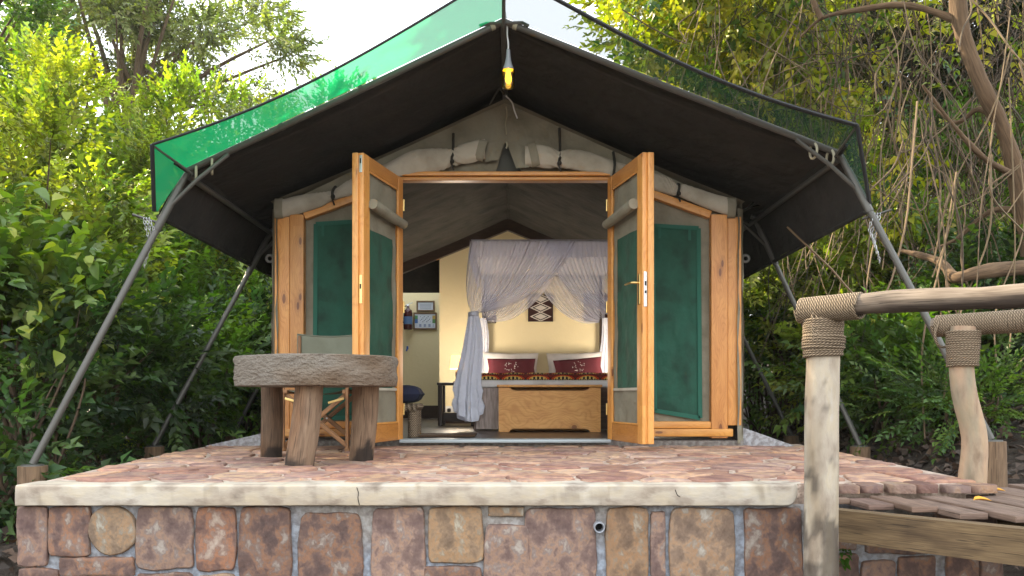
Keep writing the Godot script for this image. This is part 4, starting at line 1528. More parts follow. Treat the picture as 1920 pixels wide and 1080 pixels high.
func build_interior() -> void:
	var o := tent
	var fl := Mb.new()
	fl.box(Vector3(0, 0.02, -9.6), Vector3(3.7, 0.04, 6.5), Basis(), 0.002)
	var floor_ := part("floor", fl, M.dark_wood, o)
	for k in 32:
		var b := Mb.new()
		var f := r2(0.8, 1.35)
		b.col = Color(f, f * 0.97, f * 0.94)
		var z := 6.42 + k * 0.2
		b.box(Vector3(-0.03, 0.0505, -z - 0.099), Vector3(3.66, 0.022, 0.197), Basis(), 0.003, uvr())
		part("floor_board", b, M.dark_wood, floor_)
	# lining
	for s in [-1.0, 1.0]:
		var rf := Mb.new()
		rf.grid(10, 24, func(u: float, v: float) -> Vector3:
			var x = -0.055 + s * u * 1.80
			return Vector3(x, roof_in(x) - 0.025 * sin(u * PI) + 0.012 * wob.get_noise_2d(u * 60.0 + s * 9.0, v * 200.0), -lerpf(6.39, 10.85, v)), Vector2(2, 6))
		part("roof_lining", rf, M.lining, o)
		var sd := Mb.new()
		sd.grid(24, 6, func(u: float, v: float) -> Vector3: return Vector3((fx(521) if s < 0 else fx(1383)), lerpf(0.05, 1.94, v), -lerpf(6.39, 12.85, u)), Vector2(6, 2))
		part("wall_lining", sd, M.lining, o)
	for k in [-0.07, -0.04]:
		var seam := Mb.new()
		seam.tube(path([Vector3(k, roof_in(k) - 0.005, -6.5), Vector3(k, roof_in(k) - 0.01, -HEAD)]), rad([0.008]), 5)
		part("seam", seam, M.lining, o)
	# wall behind the bed, open on one side towards the washroom
	var xl := -0.934
	var hw := Mb.new()
	hw.prism(PackedVector2Array([Vector2(xl, FLOOR), Vector2(1.79, FLOOR), Vector2(1.79, roof_in(1.79)), Vector2(-0.055, roof_in(-0.055)), Vector2(xl, roof_in(xl))]), Transform3D(Basis(), Vector3(0, 0, -HEAD - 0.04)), 0.08)
	part("head_wall", hw, M.yellow_plaster, o)
	var sk := Mb.new()
	sk.box(Vector3((xl + 1.79) / 2 - 0.01, FLOOR + 0.06, -HEAD + 0.008), Vector3(1.79 - xl + 0.01, 0.12, 0.016), Basis(), 0.003)
	part("skirting", sk, M.dark_wood, o)
	var bk := Mb.new()
	bk.box(Vector3(-0.9, FLOOR + 1.0, -12.64), Vector3(1.8, 2.0, 0.06), Basis(), 0.004)
	part("washroom_wall", bk, M.yellow_plaster, o)
	var sk2 := Mb.new()
	sk2.box(Vector3(-0.9, FLOOR + 0.1, -12.602), Vector3(1.8, 0.2, 0.014), Basis(), 0.003)
	part("skirting", sk2, M.dark_wood, o)
	# dark beams along the gable of the head wall, and the pale batten over the washroom opening
	for s in [-1.0, 1.0]:
		var bm := Mb.new()
		var x1: float = -0.055 + s * 1.75
		bm.prism(PackedVector2Array([Vector2(-0.055, roof_in(-0.055) - 0.005), Vector2(-0.055, roof_in(-0.055) - 0.15), Vector2(x1, roof_in(x1) - 0.15), Vector2(x1, roof_in(x1) - 0.005)]), Transform3D(Basis(), Vector3(0, 0, -HEAD + 0.045)), 0.09)
		part("gable_beam", bm, M.dark_wood, o)
	var bt := Mb.new()
	bt.beam(at(744, 507, HEAD - 0.02), at(824, 484, HEAD - 0.02), 0.03, 0.03)
	part("batten", bt, M.pale_pine, o)
	var dk := Mb.new()
	dk.prism(PackedVector2Array([Vector2(-1.84, 1.83), Vector2(xl + 0.3, 1.83), Vector2(xl + 0.3, roof_in(xl) + 0.2), Vector2(-1.84, roof_in(-1.84) + 0.1)]), Transform3D(Basis(), Vector3(0, 0, -11.0)), 0.02)
	part("hanging_curtain", dk, M.fly_cloth, o)

	# things on the washroom wall
	var fe := thing("fire_extinguisher", "small dark fire extinguisher hung on the washroom wall", "extinguisher", at(765, 618, 12.5))
	var c := at(765, 618, 12.5)
	var body := Mb.new()
	body.lathe(PackedVector2Array([Vector2(0.0, 0.0), Vector2(0.062, 0.0), Vector2(0.07, 0.012), Vector2(0.07, 0.26), Vector2(0.06, 0.30), Vector2(0.03, 0.325), Vector2(0.022, 0.345), Vector2(0.022, 0.36), Vector2(0.0, 0.36)]), 18, c)
	part("cylinder", body, M.red_enamel, fe)
	var lb := Mb.new()
	lb.lathe(PackedVector2Array([Vector2(0.0712, 0.08), Vector2(0.0712, 0.20)]), 18, c)
	part("label_band", lb, M.label_blue, fe)
	var vl := Mb.new()
	vl.box(c + Vector3(0.0, 0.375, 0.0), Vector3(0.05, 0.03, 0.03), Basis(), 0.005)
	vl.beam(c + Vector3(-0.02, 0.39, 0), c + Vector3(0.075, 0.42, 0.01), 0.02, 0.01)
	part("valve", vl, M.steel, fe)
	var hs := Mb.new()
	hs.tube(curve([c + Vector3(-0.02, 0.375, 0.01), c + Vector3(-0.085, 0.33, 0.03), c + Vector3(-0.09, 0.2, 0.05), c + Vector3(-0.07, 0.1, 0.05)], 10), rad([0.009]), 6)
	part("hose", hs, M.black_trim, fe)
	var notice := func(x0: float, y0: float, x1: float, y1: float, tex: Texture2D, label: String) -> void:
		var a := at(x0, y1, 12.585)
		var b := at(x1, y0, 12.585)
		var n := thing("framed_notice", label, "notice", (a + b) / 2, "")
		var mid := (a + b) / 2
		var w := b.x - a.x
		var h := b.y - a.y
		for k in [[0, h / 2 - 0.012, w, 0.024], [0, -h / 2 + 0.012, w, 0.024], [w / 2 - 0.012, 0, 0.024, h - 0.048], [-w / 2 + 0.012, 0, 0.024, h - 0.048]]:
			var fr := Mb.new()
			fr.box(mid + Vector3(k[0], k[1], 0), Vector3(k[2], k[3], 0.026), Basis(), 0.003)
			part("frame", fr, M.brown_wood, n)
		var paper := StandardMaterial3D.new()
		paper.resource_name = "printed_paper"
		paper.albedo_texture = tex
		paper.roughness = 0.6
		var pm := Mb.new()
		pm.grid(1, 1, func(u: float, v: float) -> Vector3: return mid + Vector3((u - 0.5) * (w - 0.04), (v - 0.5) * (h - 0.04), 0.004), Vector2(1, -1))
		part("paper", pm, paper, n)
	notice.call(781, 564, 815, 584, img_tex(96, 56, func(x: int, y: int) -> Color: return Color(0.75, 0.77, 0.80) if (y % 9 < 5 or x < 14 or x > 82 or y < 12 or y > 46) else Color(0.42, 0.44, 0.5).lerp(Color(0.8, 0.8, 0.82), float((x * 7 + y * 3) % 5) / 6.0)), "small framed notice with lines of print above the larger one")
	notice.call(775, 586, 819, 618, img_tex(128, 92, func(x: int, y: int) -> Color:
		if x < 20 and y < 60 and y > 10: return Color(0.30, 0.55, 0.35) if y < 34 else Color(0.25, 0.4, 0.65)
		if x > 108 and y < 60 and y > 10: return Color(0.72, 0.60, 0.30) if y < 34 else Color(0.32, 0.5, 0.3)
		if y > 12 and y < 56 and x > 34 and x < 98 and (x / 8 + y / 8) % 3 == 0 and x % 8 < 6 and y % 8 < 5: return Color(0.30, 0.33, 0.40)
		if y > 64 and y < 84 and (x / 14) % 2 == 0 and y % 6 < 4 and x > 12 and x < 116: return Color(0.35, 0.42, 0.6)
		return Color(0.78, 0.80, 0.84)), "wide framed notice with green and blue pictures beside the extinguisher")
	var hk := Mb.new()
	hk.box(at(764, 652, 12.59), Vector3(0.03, 0.05, 0.02), Basis(), 0.006)
	hk.tube(path([at(764, 653, 12.57), at(762, 658, 12.55)]), rad([0.012]), 6)
	solo("wall_hook", hk, M.blue_plastic, "tiny blue hook on the washroom wall below the extinguisher", "hook", at(764, 656, 12.59))
	var so := thing("wall_socket", "white socket with a black plug low on the yellow wall under the nightstand", "socket", at(846, 768, HEAD))
	var sb := Mb.new()
	sb.box(at(846, 768, HEAD - 0.012), Vector3(0.15, 0.09, 0.02), Basis(), 0.005)
	part("faceplate", sb, M.white_plastic, so)
	var pg := Mb.new()
	pg.box(at(842, 769, HEAD - 0.045), Vector3(0.045, 0.045, 0.045), Basis(), 0.008)
	pg.tube(curve([at(842, 772, HEAD - 0.06), at(840, 785, HEAD - 0.09), at(848, 792, HEAD - 0.1)], 8), rad([0.006]), 5)
	part("plug", pg, M.black_trim, so)
	# geometric wall panels
	var diamond := func(x: int, y: int, ph: float) -> Color:
		var u := x / 96.0
		var v := y / 128.0
		var d := absf(u - 0.5) * 1.25 + absf(fposmod(v * 3.0 + ph, 1.0) - 0.5)
		if d < 0.34: return Color(0.78, 0.76, 0.72)
		if d < 0.44: return Color(0.10, 0.08, 0.08)
		if d < 0.56: return Color(0.80, 0.78, 0.74)
		return Color(0.20, 0.08, 0.06)
	var spots := [[990, 552, 1037, 603, 0.0, "diamond patterned wall panel in white and brown above the middle of the bed"], [904, 556, 930, 606, 0.5, "patterned wall panel half hidden by the gathered bed net"], [1096, 552, 1140, 603, 0.25, "diamond patterned wall panel behind the bed net close to the door handle"]]
	for s in spots:
		var a := at(s[0], s[3], HEAD - 0.015)
		var b := at(s[2], s[1], HEAD - 0.015)
		var wp := thing("wall_panel", s[5], "wall art", (a + b) / 2, "patterned panels over the bed")
		var bd := Mb.new()
		bd.box((a + b) / 2, Vector3(b.x - a.x, b.y - a.y, 0.018), Basis(), 0.003)
		part("backing", bd, M.black_trim, wp)
		var pm := StandardMaterial3D.new()
		pm.resource_name = "painted_panel"
		var ph: float = s[4]
		pm.albedo_texture = img_tex(96, 128, func(x: int, y: int) -> Color: return diamond.call(x, y, ph))
		pm.roughness = 0.85
		var pf := Mb.new()
		pf.grid(1, 1, func(u: float, v: float) -> Vector3: return Vector3(lerpf(a.x + 0.006, b.x - 0.006, u), lerpf(a.y + 0.006, b.y - 0.006, v), a.z + 0.012))
		part("painted_face", pf, pm, wp)
	# nightstands with lamps
	for s in [[-0.64, "dark open nightstand beside the bed under the lit lamp, washroom side"], [1.42, "dark open nightstand beside the bed behind the door with the handle"]]:
		var x: float = s[0]
		var ns := thing("nightstand", s[1], "nightstand", Vector3(x, FLOOR, -9.45), "nightstands beside the bed")
		for k in [[-0.19, -0.2], [0.19, -0.2], [-0.19, 0.2], [0.19, 0.2]]:
			var lg := Mb.new()
			lg.box(Vector3(x + k[0], FLOOR + 0.235, -9.45 + k[1]), Vector3(0.05, 0.47, 0.05), Basis(), 0.004)
			part("leg", lg, M.dark_wood, ns)
		for k in [[0.485, 0.03], [0.10, 0.10]]:
			var tp := Mb.new()
			tp.box(Vector3(x, FLOOR + k[0], -9.45), Vector3(0.45 if k[0] > 0.2 else 0.328, k[1], 0.47 if k[0] > 0.2 else 0.349), Basis(), 0.004)
			part("top" if k[0] > 0.2 else "shelf", tp, M.dark_wood, ns)
		var lp := thing("table_lamp", "small lit lamp with a warm shade on the nightstand by the gathered net" if x < 0 else "small lit lamp with a warm shade on the nightstand hidden by the door", "lamp", Vector3(x, FLOOR + 0.5, -9.45), "lamps on the nightstands")
		var lb2 := Mb.new()
		lb2.lathe(PackedVector2Array([Vector2(0.0, 0.0), Vector2(0.055, 0.0), Vector2(0.058, 0.012), Vector2(0.02, 0.03), Vector2(0.03, 0.09), Vector2(0.028, 0.13), Vector2(0.01, 0.16), Vector2(0.008, 0.2)]), 14, Vector3(x, FLOOR + 0.501, -9.45))
		part("lamp_base", lb2, M.dark_wood, lp)
		var lsh := Mb.new()
		lsh.lathe(PackedVector2Array([Vector2(0.095, 0.165), Vector2(0.078, 0.325)]), 20, Vector3(x, FLOOR + 0.5, -9.45))
		lsh.lathe(PackedVector2Array([Vector2(0.077, 0.325), Vector2(0.093, 0.165)]), 20, Vector3(x, FLOOR + 0.5, -9.45))
		part("lamp_shade", lsh, M.lamp_shade_glow, lp)
		var li := OmniLight3D.new()
		li.name = "lamp_light" if x < 0 else "lamp_light_001"
		li.light_color = Color(1.0, 0.95, 0.88)
		li.light_energy = 0.31
		li.light_size = 0.16
		li.omni_range = 12.0
		li.omni_attenuation = 2.0
		li.shadow_enabled = true
		li.position = Vector3(x, FLOOR + 0.5 + 0.245, -9.45)
		add_child(li)
	# stool with a navy cushion just inside
	var sc := Vector3(-0.93, FLOOR, -6.66)
	var stl := thing("woven_stool", "stool of pale wound fibre just inside the doorway", "stool", sc)
	for k in [[-0.12, -0.1], [0.12, -0.1], [-0.12, 0.1], [0.12, 0.1]]:
		var lg := Mb.new()
		lg.tube(ring_path(sc + Vector3(k[0], 0.0, k[1]), Vector3.UP, 0.034, 13.0, 0.24, 10), rad([0.0125]), 5)
		lg.tube(path([sc + Vector3(k[0], 0.0, k[1]), sc + Vector3(k[0], 0.25, k[1])]), rad([0.036]), 10)
		part("leg", lg, M.rope, stl)
	var seat := Mb.new()
	for k in 9:
		seat.tube(ring_path(sc + Vector3(-0.17, 0.245 + 0.0 * k, -0.14 + k * 0.035), Vector3.RIGHT, 0.022, 9.0, 0.34, 8), rad([0.014]), 4)
	seat.box(sc + Vector3(0, 0.245, 0), Vector3(0.34, 0.035, 0.30), Basis(), 0.015)
	part("seat", seat, M.rope, stl)
	var cu := Mb.new()
	cushion(cu, sc + Vector3(0.0, 0.355, 0.0), Vector3(0.19, 0.075, 0.16), Basis(), 4.0)
	solo("seat_cushion", cu, M.navy_cloth, "dark navy cushion on the woven stool", "cushion", sc + Vector3(0, 0.28, 0))
	# mat
	var mt := Mb.new()
	mt.col = Color(0.42, 0.36, 0.3)
	mt.box(Vector3(-0.58, FLOOR + 0.010, -6.78), Vector3(0.55, 0.014, 0.42), Basis(), 0.005)
	solo("door_mat", mt, M.brown_wood, "brown fibre mat on the floor just inside the doorway", "mat", Vector3(-0.58, FLOOR, -6.78))
	# chest at the foot of the bed
	var cz := 7.6
	var x0 := -0.127
	var x1 := 0.843
	var chest := thing("blanket_chest", "pale pine chest with cut-out feet at the foot of the bed", "chest", Vector3((x0 + x1) / 2, FLOOR, -cz - 0.18))
	var yb := FLOOR
	var yt := 0.487
	var front := PackedVector2Array([Vector2(x0, yb), Vector2(x0 + 0.10, yb), Vector2(x0 + 0.115, yb + 0.022), Vector2(x0 + 0.145, yb + 0.032), Vector2(x1 - 0.145, yb + 0.032), Vector2(x1 - 0.115, yb + 0.022), Vector2(x1 - 0.10, yb), Vector2(x1, yb), Vector2(x1, yt), Vector2(x1 - 0.105, yt), Vector2(x1 - 0.125, yt - 0.022), Vector2(x1 - 0.16, yt - 0.032), Vector2(x0 + 0.16, yt - 0.032), Vector2(x0 + 0.125, yt - 0.022), Vector2(x0 + 0.105, yt), Vector2(x0, yt)])
	var fp := Mb.new()
	fp.prism(front, Transform3D(Basis(), Vector3(0, 0, -cz - 0.011)), 0.022, Vector2(0.62, 0.33))
	part("front_panel", fp, M.pale_pine, chest)
	for x in [x0 + 0.011, x1 - 0.011]:
		var sp := Mb.new()
		sp.box(Vector3(x, (yb + yt) / 2, -cz - 0.19), Vector3(0.022, yt - yb, 0.335), Basis(), 0.003, uvr())
		part("side_panel", sp, M.pale_pine, chest)
	var bp := Mb.new()
	bp.box(Vector3((x0 + x1) / 2, (yb + yt) / 2, -cz - 0.345), Vector3(x1 - x0 - 0.046, yt - yb, 0.02), Basis(), 0.003, uvr())
	part("back_panel", bp, M.pale_pine, chest)
	var bt2 := Mb.new()
	bt2.box(Vector3((x0 + x1) / 2, yb + 0.045, -cz - 0.18), Vector3(x1 - x0 - 0.046, 0.018, 0.30), Basis(), 0.003, uvr())
	part("bottom_panel", bt2, M.pale_pine, chest)
	var ld := Mb.new()
	ld.box(Vector3((x0 + x1) / 2, yt + 0.013, -cz - 0.175), Vector3(x1 - x0 + 0.03, 0.024, 0.39), Basis(), 0.005, uvr())
	part("lid", ld, M.pale_pine, chest)


func cushion(mb: Mb, c: Vector3, h: Vector3, turn: Basis, ex: float, puff := 1.0) -> void:      # a stuffed square: full in the middle, thin at the seam
	var prof := func(u: float, v: float, s: float) -> Vector3:
		var a := u * 2.0 - 1.0
		var b := v * 2.0 - 1.0
		var k := pow(maxf(0.0, (1.0 - pow(absf(a), ex)) * (1.0 - pow(absf(b), ex))), 0.5)
		var pin := 1.0 - 0.07 * (1.0 - absf(a)) * absf(b) * puff
		var pin2 := 1.0 - 0.07 * (1.0 - absf(b)) * absf(a) * puff
		var w := 0.05 * wob.get_noise_3d(a * 90.0 + c.x * 50.0, b * 90.0, s * 30.0)
		return c + turn * Vector3(a * h.x * pin2, s * h.y * (k + w * k), b * h.z * pin)
	mb.grid(16, 16, func(u: float, v: float) -> Vector3: return prof.call(u, 1.0 - v, 1.0))
	mb.grid(16, 16, func(u: float, v: float) -> Vector3: return prof.call(u, v, -1.0))


func build_bed() -> void:
	var xl := -0.36
	var xr := 1.13
	var zf := 7.96
	var zb := 10.2
	var bed := thing("bed", "double bed with washed wood foot board and pale mattress inside the tent", "bed", Vector3((xl + xr) / 2, FLOOR, -9.1))
	var fb := Mb.new()
	fb.box(Vector3(xl + 0.165, (FLOOR + 0.487) / 2 + 0.005, -zf - 0.015), Vector3(0.33, 0.487 - FLOOR - 0.012, 0.03), Basis(), 0.003, uvr())
	part("foot_board", fb, M.washed_wood, bed)
	var fb2 := Mb.new()
	fb2.box(Vector3((xl + 0.332 + xr) / 2, (FLOOR + 0.487) / 2 + 0.005, -zf - 0.017), Vector3(xr - xl - 0.334, 0.487 - FLOOR - 0.012, 0.03), Basis(), 0.003, uvr())
	part("foot_board", fb2, M.stained_wood, bed, "brown stained foot board")
	for x in [xl - 0.012, xr + 0.012]:
		var sr := Mb.new()
		sr.box(Vector3(x, (FLOOR + 0.47) / 2, -(zf + zb) / 2), Vector3(0.022, 0.47 - FLOOR, zb - zf), Basis(), 0.003, uvr())
		part("side_board", sr, M.stained_wood, bed)
	var mt := Mb.new()
	mt.box(Vector3((xl + xr) / 2, 0.525, -(zf + zb) / 2 - 0.005), Vector3(xr - xl - 0.01, 0.08, zb - zf - 0.01), Basis(), 0.03)
	part("mattress", mt, M.white_cloth, bed)
	# printed throw across the foot
	var pr := func(x: int, y: int) -> Color:
		var u := fposmod(x / 64.0, 1.0)
		var v := y / 64.0
		var d := Vector2((u - 0.5) * 2.0, (v - 0.05) * 1.25).length()
		if v < 0.10 or v > 0.94: return Color(0.08, 0.07, 0.05) if x % 6 < 4 else Color(0.75, 0.62, 0.35)
		if d < 0.62: return Color(0.07, 0.06, 0.05) if x % 10 < 5 else Color(0.80, 0.70, 0.42)
		if d < 0.74: return Color(0.82, 0.62, 0.25)
		if d < 0.95: return Color(0.66, 0.20, 0.07)
		if d < 1.02: return Color(0.08, 0.06, 0.05)
		return Color(0.52, 0.12, 0.06) if int(x * 0.3 + y * 0.5) % 5 > 1 else Color(0.10, 0.06, 0.05)
	var thm := StandardMaterial3D.new()
	thm.resource_name = "printed_cloth"
	thm.albedo_texture = img_tex(64, 64, pr)
	thm.roughness = 0.95
	var tw := Mb.new()
	var prof := [Vector2(0.08, 0.567), Vector2(0.07, 0.60), Vector2(0.08, 0.628), Vector2(0.11, 0.64), Vector2(0.45, 0.642), Vector2(0.65, 0.63), Vector2(0.67, 0.60), Vector2(0.66, 0.567)]
	tw.grid(60, 7, func(u: float, v: float) -> Vector3:
		var q: Vector2 = prof[int(round(v * 7.0))]
		var x := lerpf(xl - 0.005, xr + 0.005, u)
		return Vector3(x, q.y + 0.004 * wob.get_noise_2d(x * 300.0, v * 100.0), -zf - q.x + 0.006 * wob.get_noise_2d(x * 250.0, 77.0)), Vector2(6.0, 3.6))
	solo("bed_throw", tw, thm, "folded throw printed in orange, black and cream across the foot of the bed", "throw", Vector3((xl + xr) / 2, 0.567, -zf - 0.3))
	# pillows lean on the wall, red cushions before them
	for s in [[957, 690, -0.02, "white pillow against the wall behind the level red cushion", "white pillow against the wall behind the tilted red cushion"], [1078, 690, 0.03, "", ""]]:
		var first: bool = (s[0] as int) < 1000
		var c := at(s[0], s[1], 10.02)
		c.y = 0.765
		var turn := Basis(Vector3.RIGHT, 1.28) * Basis(Vector3.UP, s[2])
		var pl := Mb.new()
		cushion(pl, c, Vector3(0.35, 0.10, 0.20), turn, 4.0)
		solo("pillow", pl, M.white_cloth, "white pillow against the wall behind the level red cushion" if first else "white pillow against the wall behind the tilted red cushion", "pillow", c - Vector3(0, 0.18, 0), "white pillows on the bed")
		var c2 := at(959.0 if first else 1084.0, 686, 9.72)
		c2.y = 0.745
		var t2 := Basis(Vector3.BACK, 0.0 if first else 0.085) * Basis(Vector3.RIGHT, 1.30)
		var rc := thing("red_cushion", "dark red cushion with a ring of sequins, lying level against the pillow" if first else "dark red cushion with a ring of sequins, tilted against the pillow", "cushion", c2 - Vector3(0, 0.12, 0), "red cushions on the bed")
		var cm := Mb.new()
		cushion(cm, c2, Vector3(0.295, 0.075, 0.125), t2, 5.0)
		part("cover", cm, M.red_cloth, rc)
		var sq := Mb.new()
		for i in 26:
			var an := r2(0, TAU)
			var rr := r2(0.035, 0.085) * Vector2(1.0, 0.8)
			var a := cos(an) * rr.x / 0.295
			var b := sin(an) * rr.y / 0.125
			var k := sqrt((1.0 - pow(absf(a), 5.0)) * (1.0 - pow(absf(b), 5.0)))
			var q := c2 + t2 * Vector3(cos(an) * rr.x, 0.075 * k + 0.004, sin(an) * rr.y)
			sq.lathe(PackedVector2Array([Vector2(0.0, 0.003), Vector2(0.004, 0.001), Vector2(0.0043, -0.004)]), 6, q, t2)
		part("sequins", sq, M.white_cloth, rc).set_meta("kind", "stuff")
	build_net(xl, xr, zf)


func build_net(xl: float, xr: float, zf: float) -> void:
	var net := thing("mosquito_net", "white mosquito net draped from a box frame and gathered at the bed corners", "mosquito net", Vector3((xl + xr) / 2, FLOOR, -9.1))
	var x0 := -0.405
	var x1 := 1.19
	var top := 1.945
	var z0 := 7.94
	var z1 := 10.22
	# frame
	for k in [[Vector3(x0, top, -z0), Vector3(x1, top, -z0)], [Vector3(x0, top, -z1), Vector3(x1, top, -z1)], [Vector3(x0, top, -z0), Vector3(x0, top, -z1)], [Vector3(x1, top, -z0), Vector3(x1, top, -z1)]]:
		var fr := Mb.new()
		fr.tube(path(k), rad([0.009]), 6)
		part("frame_rod", fr, M.dark_wood, net)
	for x in [x0 + 0.06, x1 - 0.06]:
		var ps := Mb.new()
		ps.tube(path([Vector3(x, FLOOR, -z1 + 0.03), Vector3(x, top, -z1 + 0.03)]), rad([0.018]), 8)
		part("corner_post", ps, M.dark_wood, net)
	var roof := Mb.new()
	roof.grid(14, 14, func(u: float, v: float) -> Vector3: return Vector3(lerpf(x0, x1, u), top - 0.05 * sin(u * PI) * sin(v * PI), -lerpf(z0, z1, v)))
	part("top_sheet", roof, M.bed_net, net)
	# ruffle round the top
	for k in [[Vector3(x0, top, -z0), Vector3(x1, top, -z0)], [Vector3(x0, top, -z1), Vector3(x0, top, -z0)]]:
		var val := Mb.new()
		var a: Vector3 = k[0]
		var b: Vector3 = k[1]
		var nrm := Vector3(-(b - a).z, 0, (b - a).x).normalized() * -1.0
		val.grid(150, 5, func(u: float, v: float) -> Vector3:
			var q := a.lerp(b, u)
			q.y += 0.012 - v * (0.175 + 0.012 * wob.get_noise_1d(u * 500.0))
			return q + nrm * (-0.012 + v * 0.016 * sin(u * 210.0 + 3.0 * wob.get_noise_1d(u * 300.0)) - 0.01 * v))
		part("ruffle", val, M.bed_net, net)
	# curtains: strands fall from the top rod and meet in a knot at the corner
	var swag := func(called: String, z: float, tops: Array, knot: Vector2, c0: Vector2, c1: Vector2, folds: float) -> void:
		var mb := Mb.new()
		mb.grid(120, 26, func(u: float, v: float) -> Vector3:
			var uu := u + 0.010 * sin(u * folds * 1.7)
			var a := Vector2(lerpf(tops[0], tops[1], uu), top - 0.01)
			var c := c0.lerp(c1, uu)
			var q := a.lerp(c, v).lerp(c.lerp(knot, v), v)
			var amp := (0.016 + 0.02 * sin(v * PI)) * (1.0 - 0.5 * v)
			var zz := z - amp * sin(u * folds + 2.2 * wob.get_noise_1d(u * 260.0)) - 0.10 * (u - 0.5) * smoothstep(0.0, 1.0, v) * 0.5
			q.y += 0.02 * (uu - 0.5) * v
			return Vector3(q.x, q.y, -zz))
		part(called, mb, M.bed_net, net)
	var px := func(x: float, y: float, z: float) -> Vector2:
		var q := at(x, y, z)
		return Vector2(q.x, q.y)
	var kl: Vector2 = px.call(888, 590, z0)
	var kr: Vector2 = px.call(1166, 592, z0)
	swag.call("front_curtain", z0 - 0.015, [x0, (px.call(1082, 455, z0) as Vector2).x], kl, px.call(862, 560, z0), px.call(1020, 578, z0), 150.0)
	swag.call("front_curtain", z0 + 0.02, [(px.call(1018, 455, z0) as Vector2).x, x1], kr, px.call(1056, 580, z0), px.call(1188, 560, z0), 120.0)
	var bl: Vector2 = px.call(906, 600, z1)
	var br: Vector2 = px.call(1134, 600, z1)
	swag.call("rear_curtain", z1 - 0.06, [x0 + 0.02, (px.call(1040, 480, z1) as Vector2).x], bl, px.call(900, 580, z1), px.call(970, 628, z1), 90.0)
	swag.call("rear_curtain", z1 - 0.03, [(px.call(1000, 480, z1) as Vector2).x, x1 - 0.02], br, px.call(1062, 628, z1), px.call(1130, 580, z1), 90.0)
	# gathered tails
	var tail := func(called: String, c: Vector2, z: float, bottom: float, wide: float, lean: float) -> void:
		var mb := Mb.new()
		mb.grid(84, 26, func(u: float, v: float) -> Vector3:
			var an := u * TAU
			var r := lerpf(0.035, wide, pow(v, 0.5)) * (1.0 + (0.10 + 0.22 * v) * sin(an * 9.0 + 2.5 * wob.get_noise_2d(u * 60.0, v * 30.0)) + 0.10 * wob.get_noise_2d(u * 300.0, v * 160.0))
			if v > 0.72:
				r *= 1.0 + 0.16 * sin((v - 0.72) * 40.0 + an * 2.0) * (0.5 + wob.get_noise_2d(u * 100.0, 3.0))
			var y := lerpf(c.y + 0.02, bottom, v) + 0.05 * v * v * sin(an * 2.0 + 1.0)
			return Vector3(c.x + lean * v + 0.014 * sin(v * 7.0) - cos(an) * r, y, -z + sin(an) * r * 0.75))
		part(called, mb, M.net_gathered, net)
	tail.call("gathered_tail", kl, z0 - 0.02, 0.20, 0.122, -0.055)
	tail.call("gathered_tail", kr, z0 - 0.02, 0.25, 0.13, 0.03)
	tail.call("gathered_tail", bl, z1 - 0.05, 0.5, 0.07, 0.0)
	tail.call("gathered_tail", br, z1 - 0.05, 0.5, 0.07, 0.0)
	for k in [[kl, z0 - 0.02], [kr, z0 - 0.02]]:
		var kn := Mb.new()
		var c: Vector2 = k[0]
		for i in 3:
			kn.tube(ring_path(Vector3(c.x, c.y - 0.015 + i * 0.012, -(k[1] as float)), Vector3.UP, 0.042, 1.0, 0.012, 14), rad([0.013]), 6)
		part("net_tie", kn, M.net_gathered, net)


# ---------------------------------------------------------------- walkway and handrails

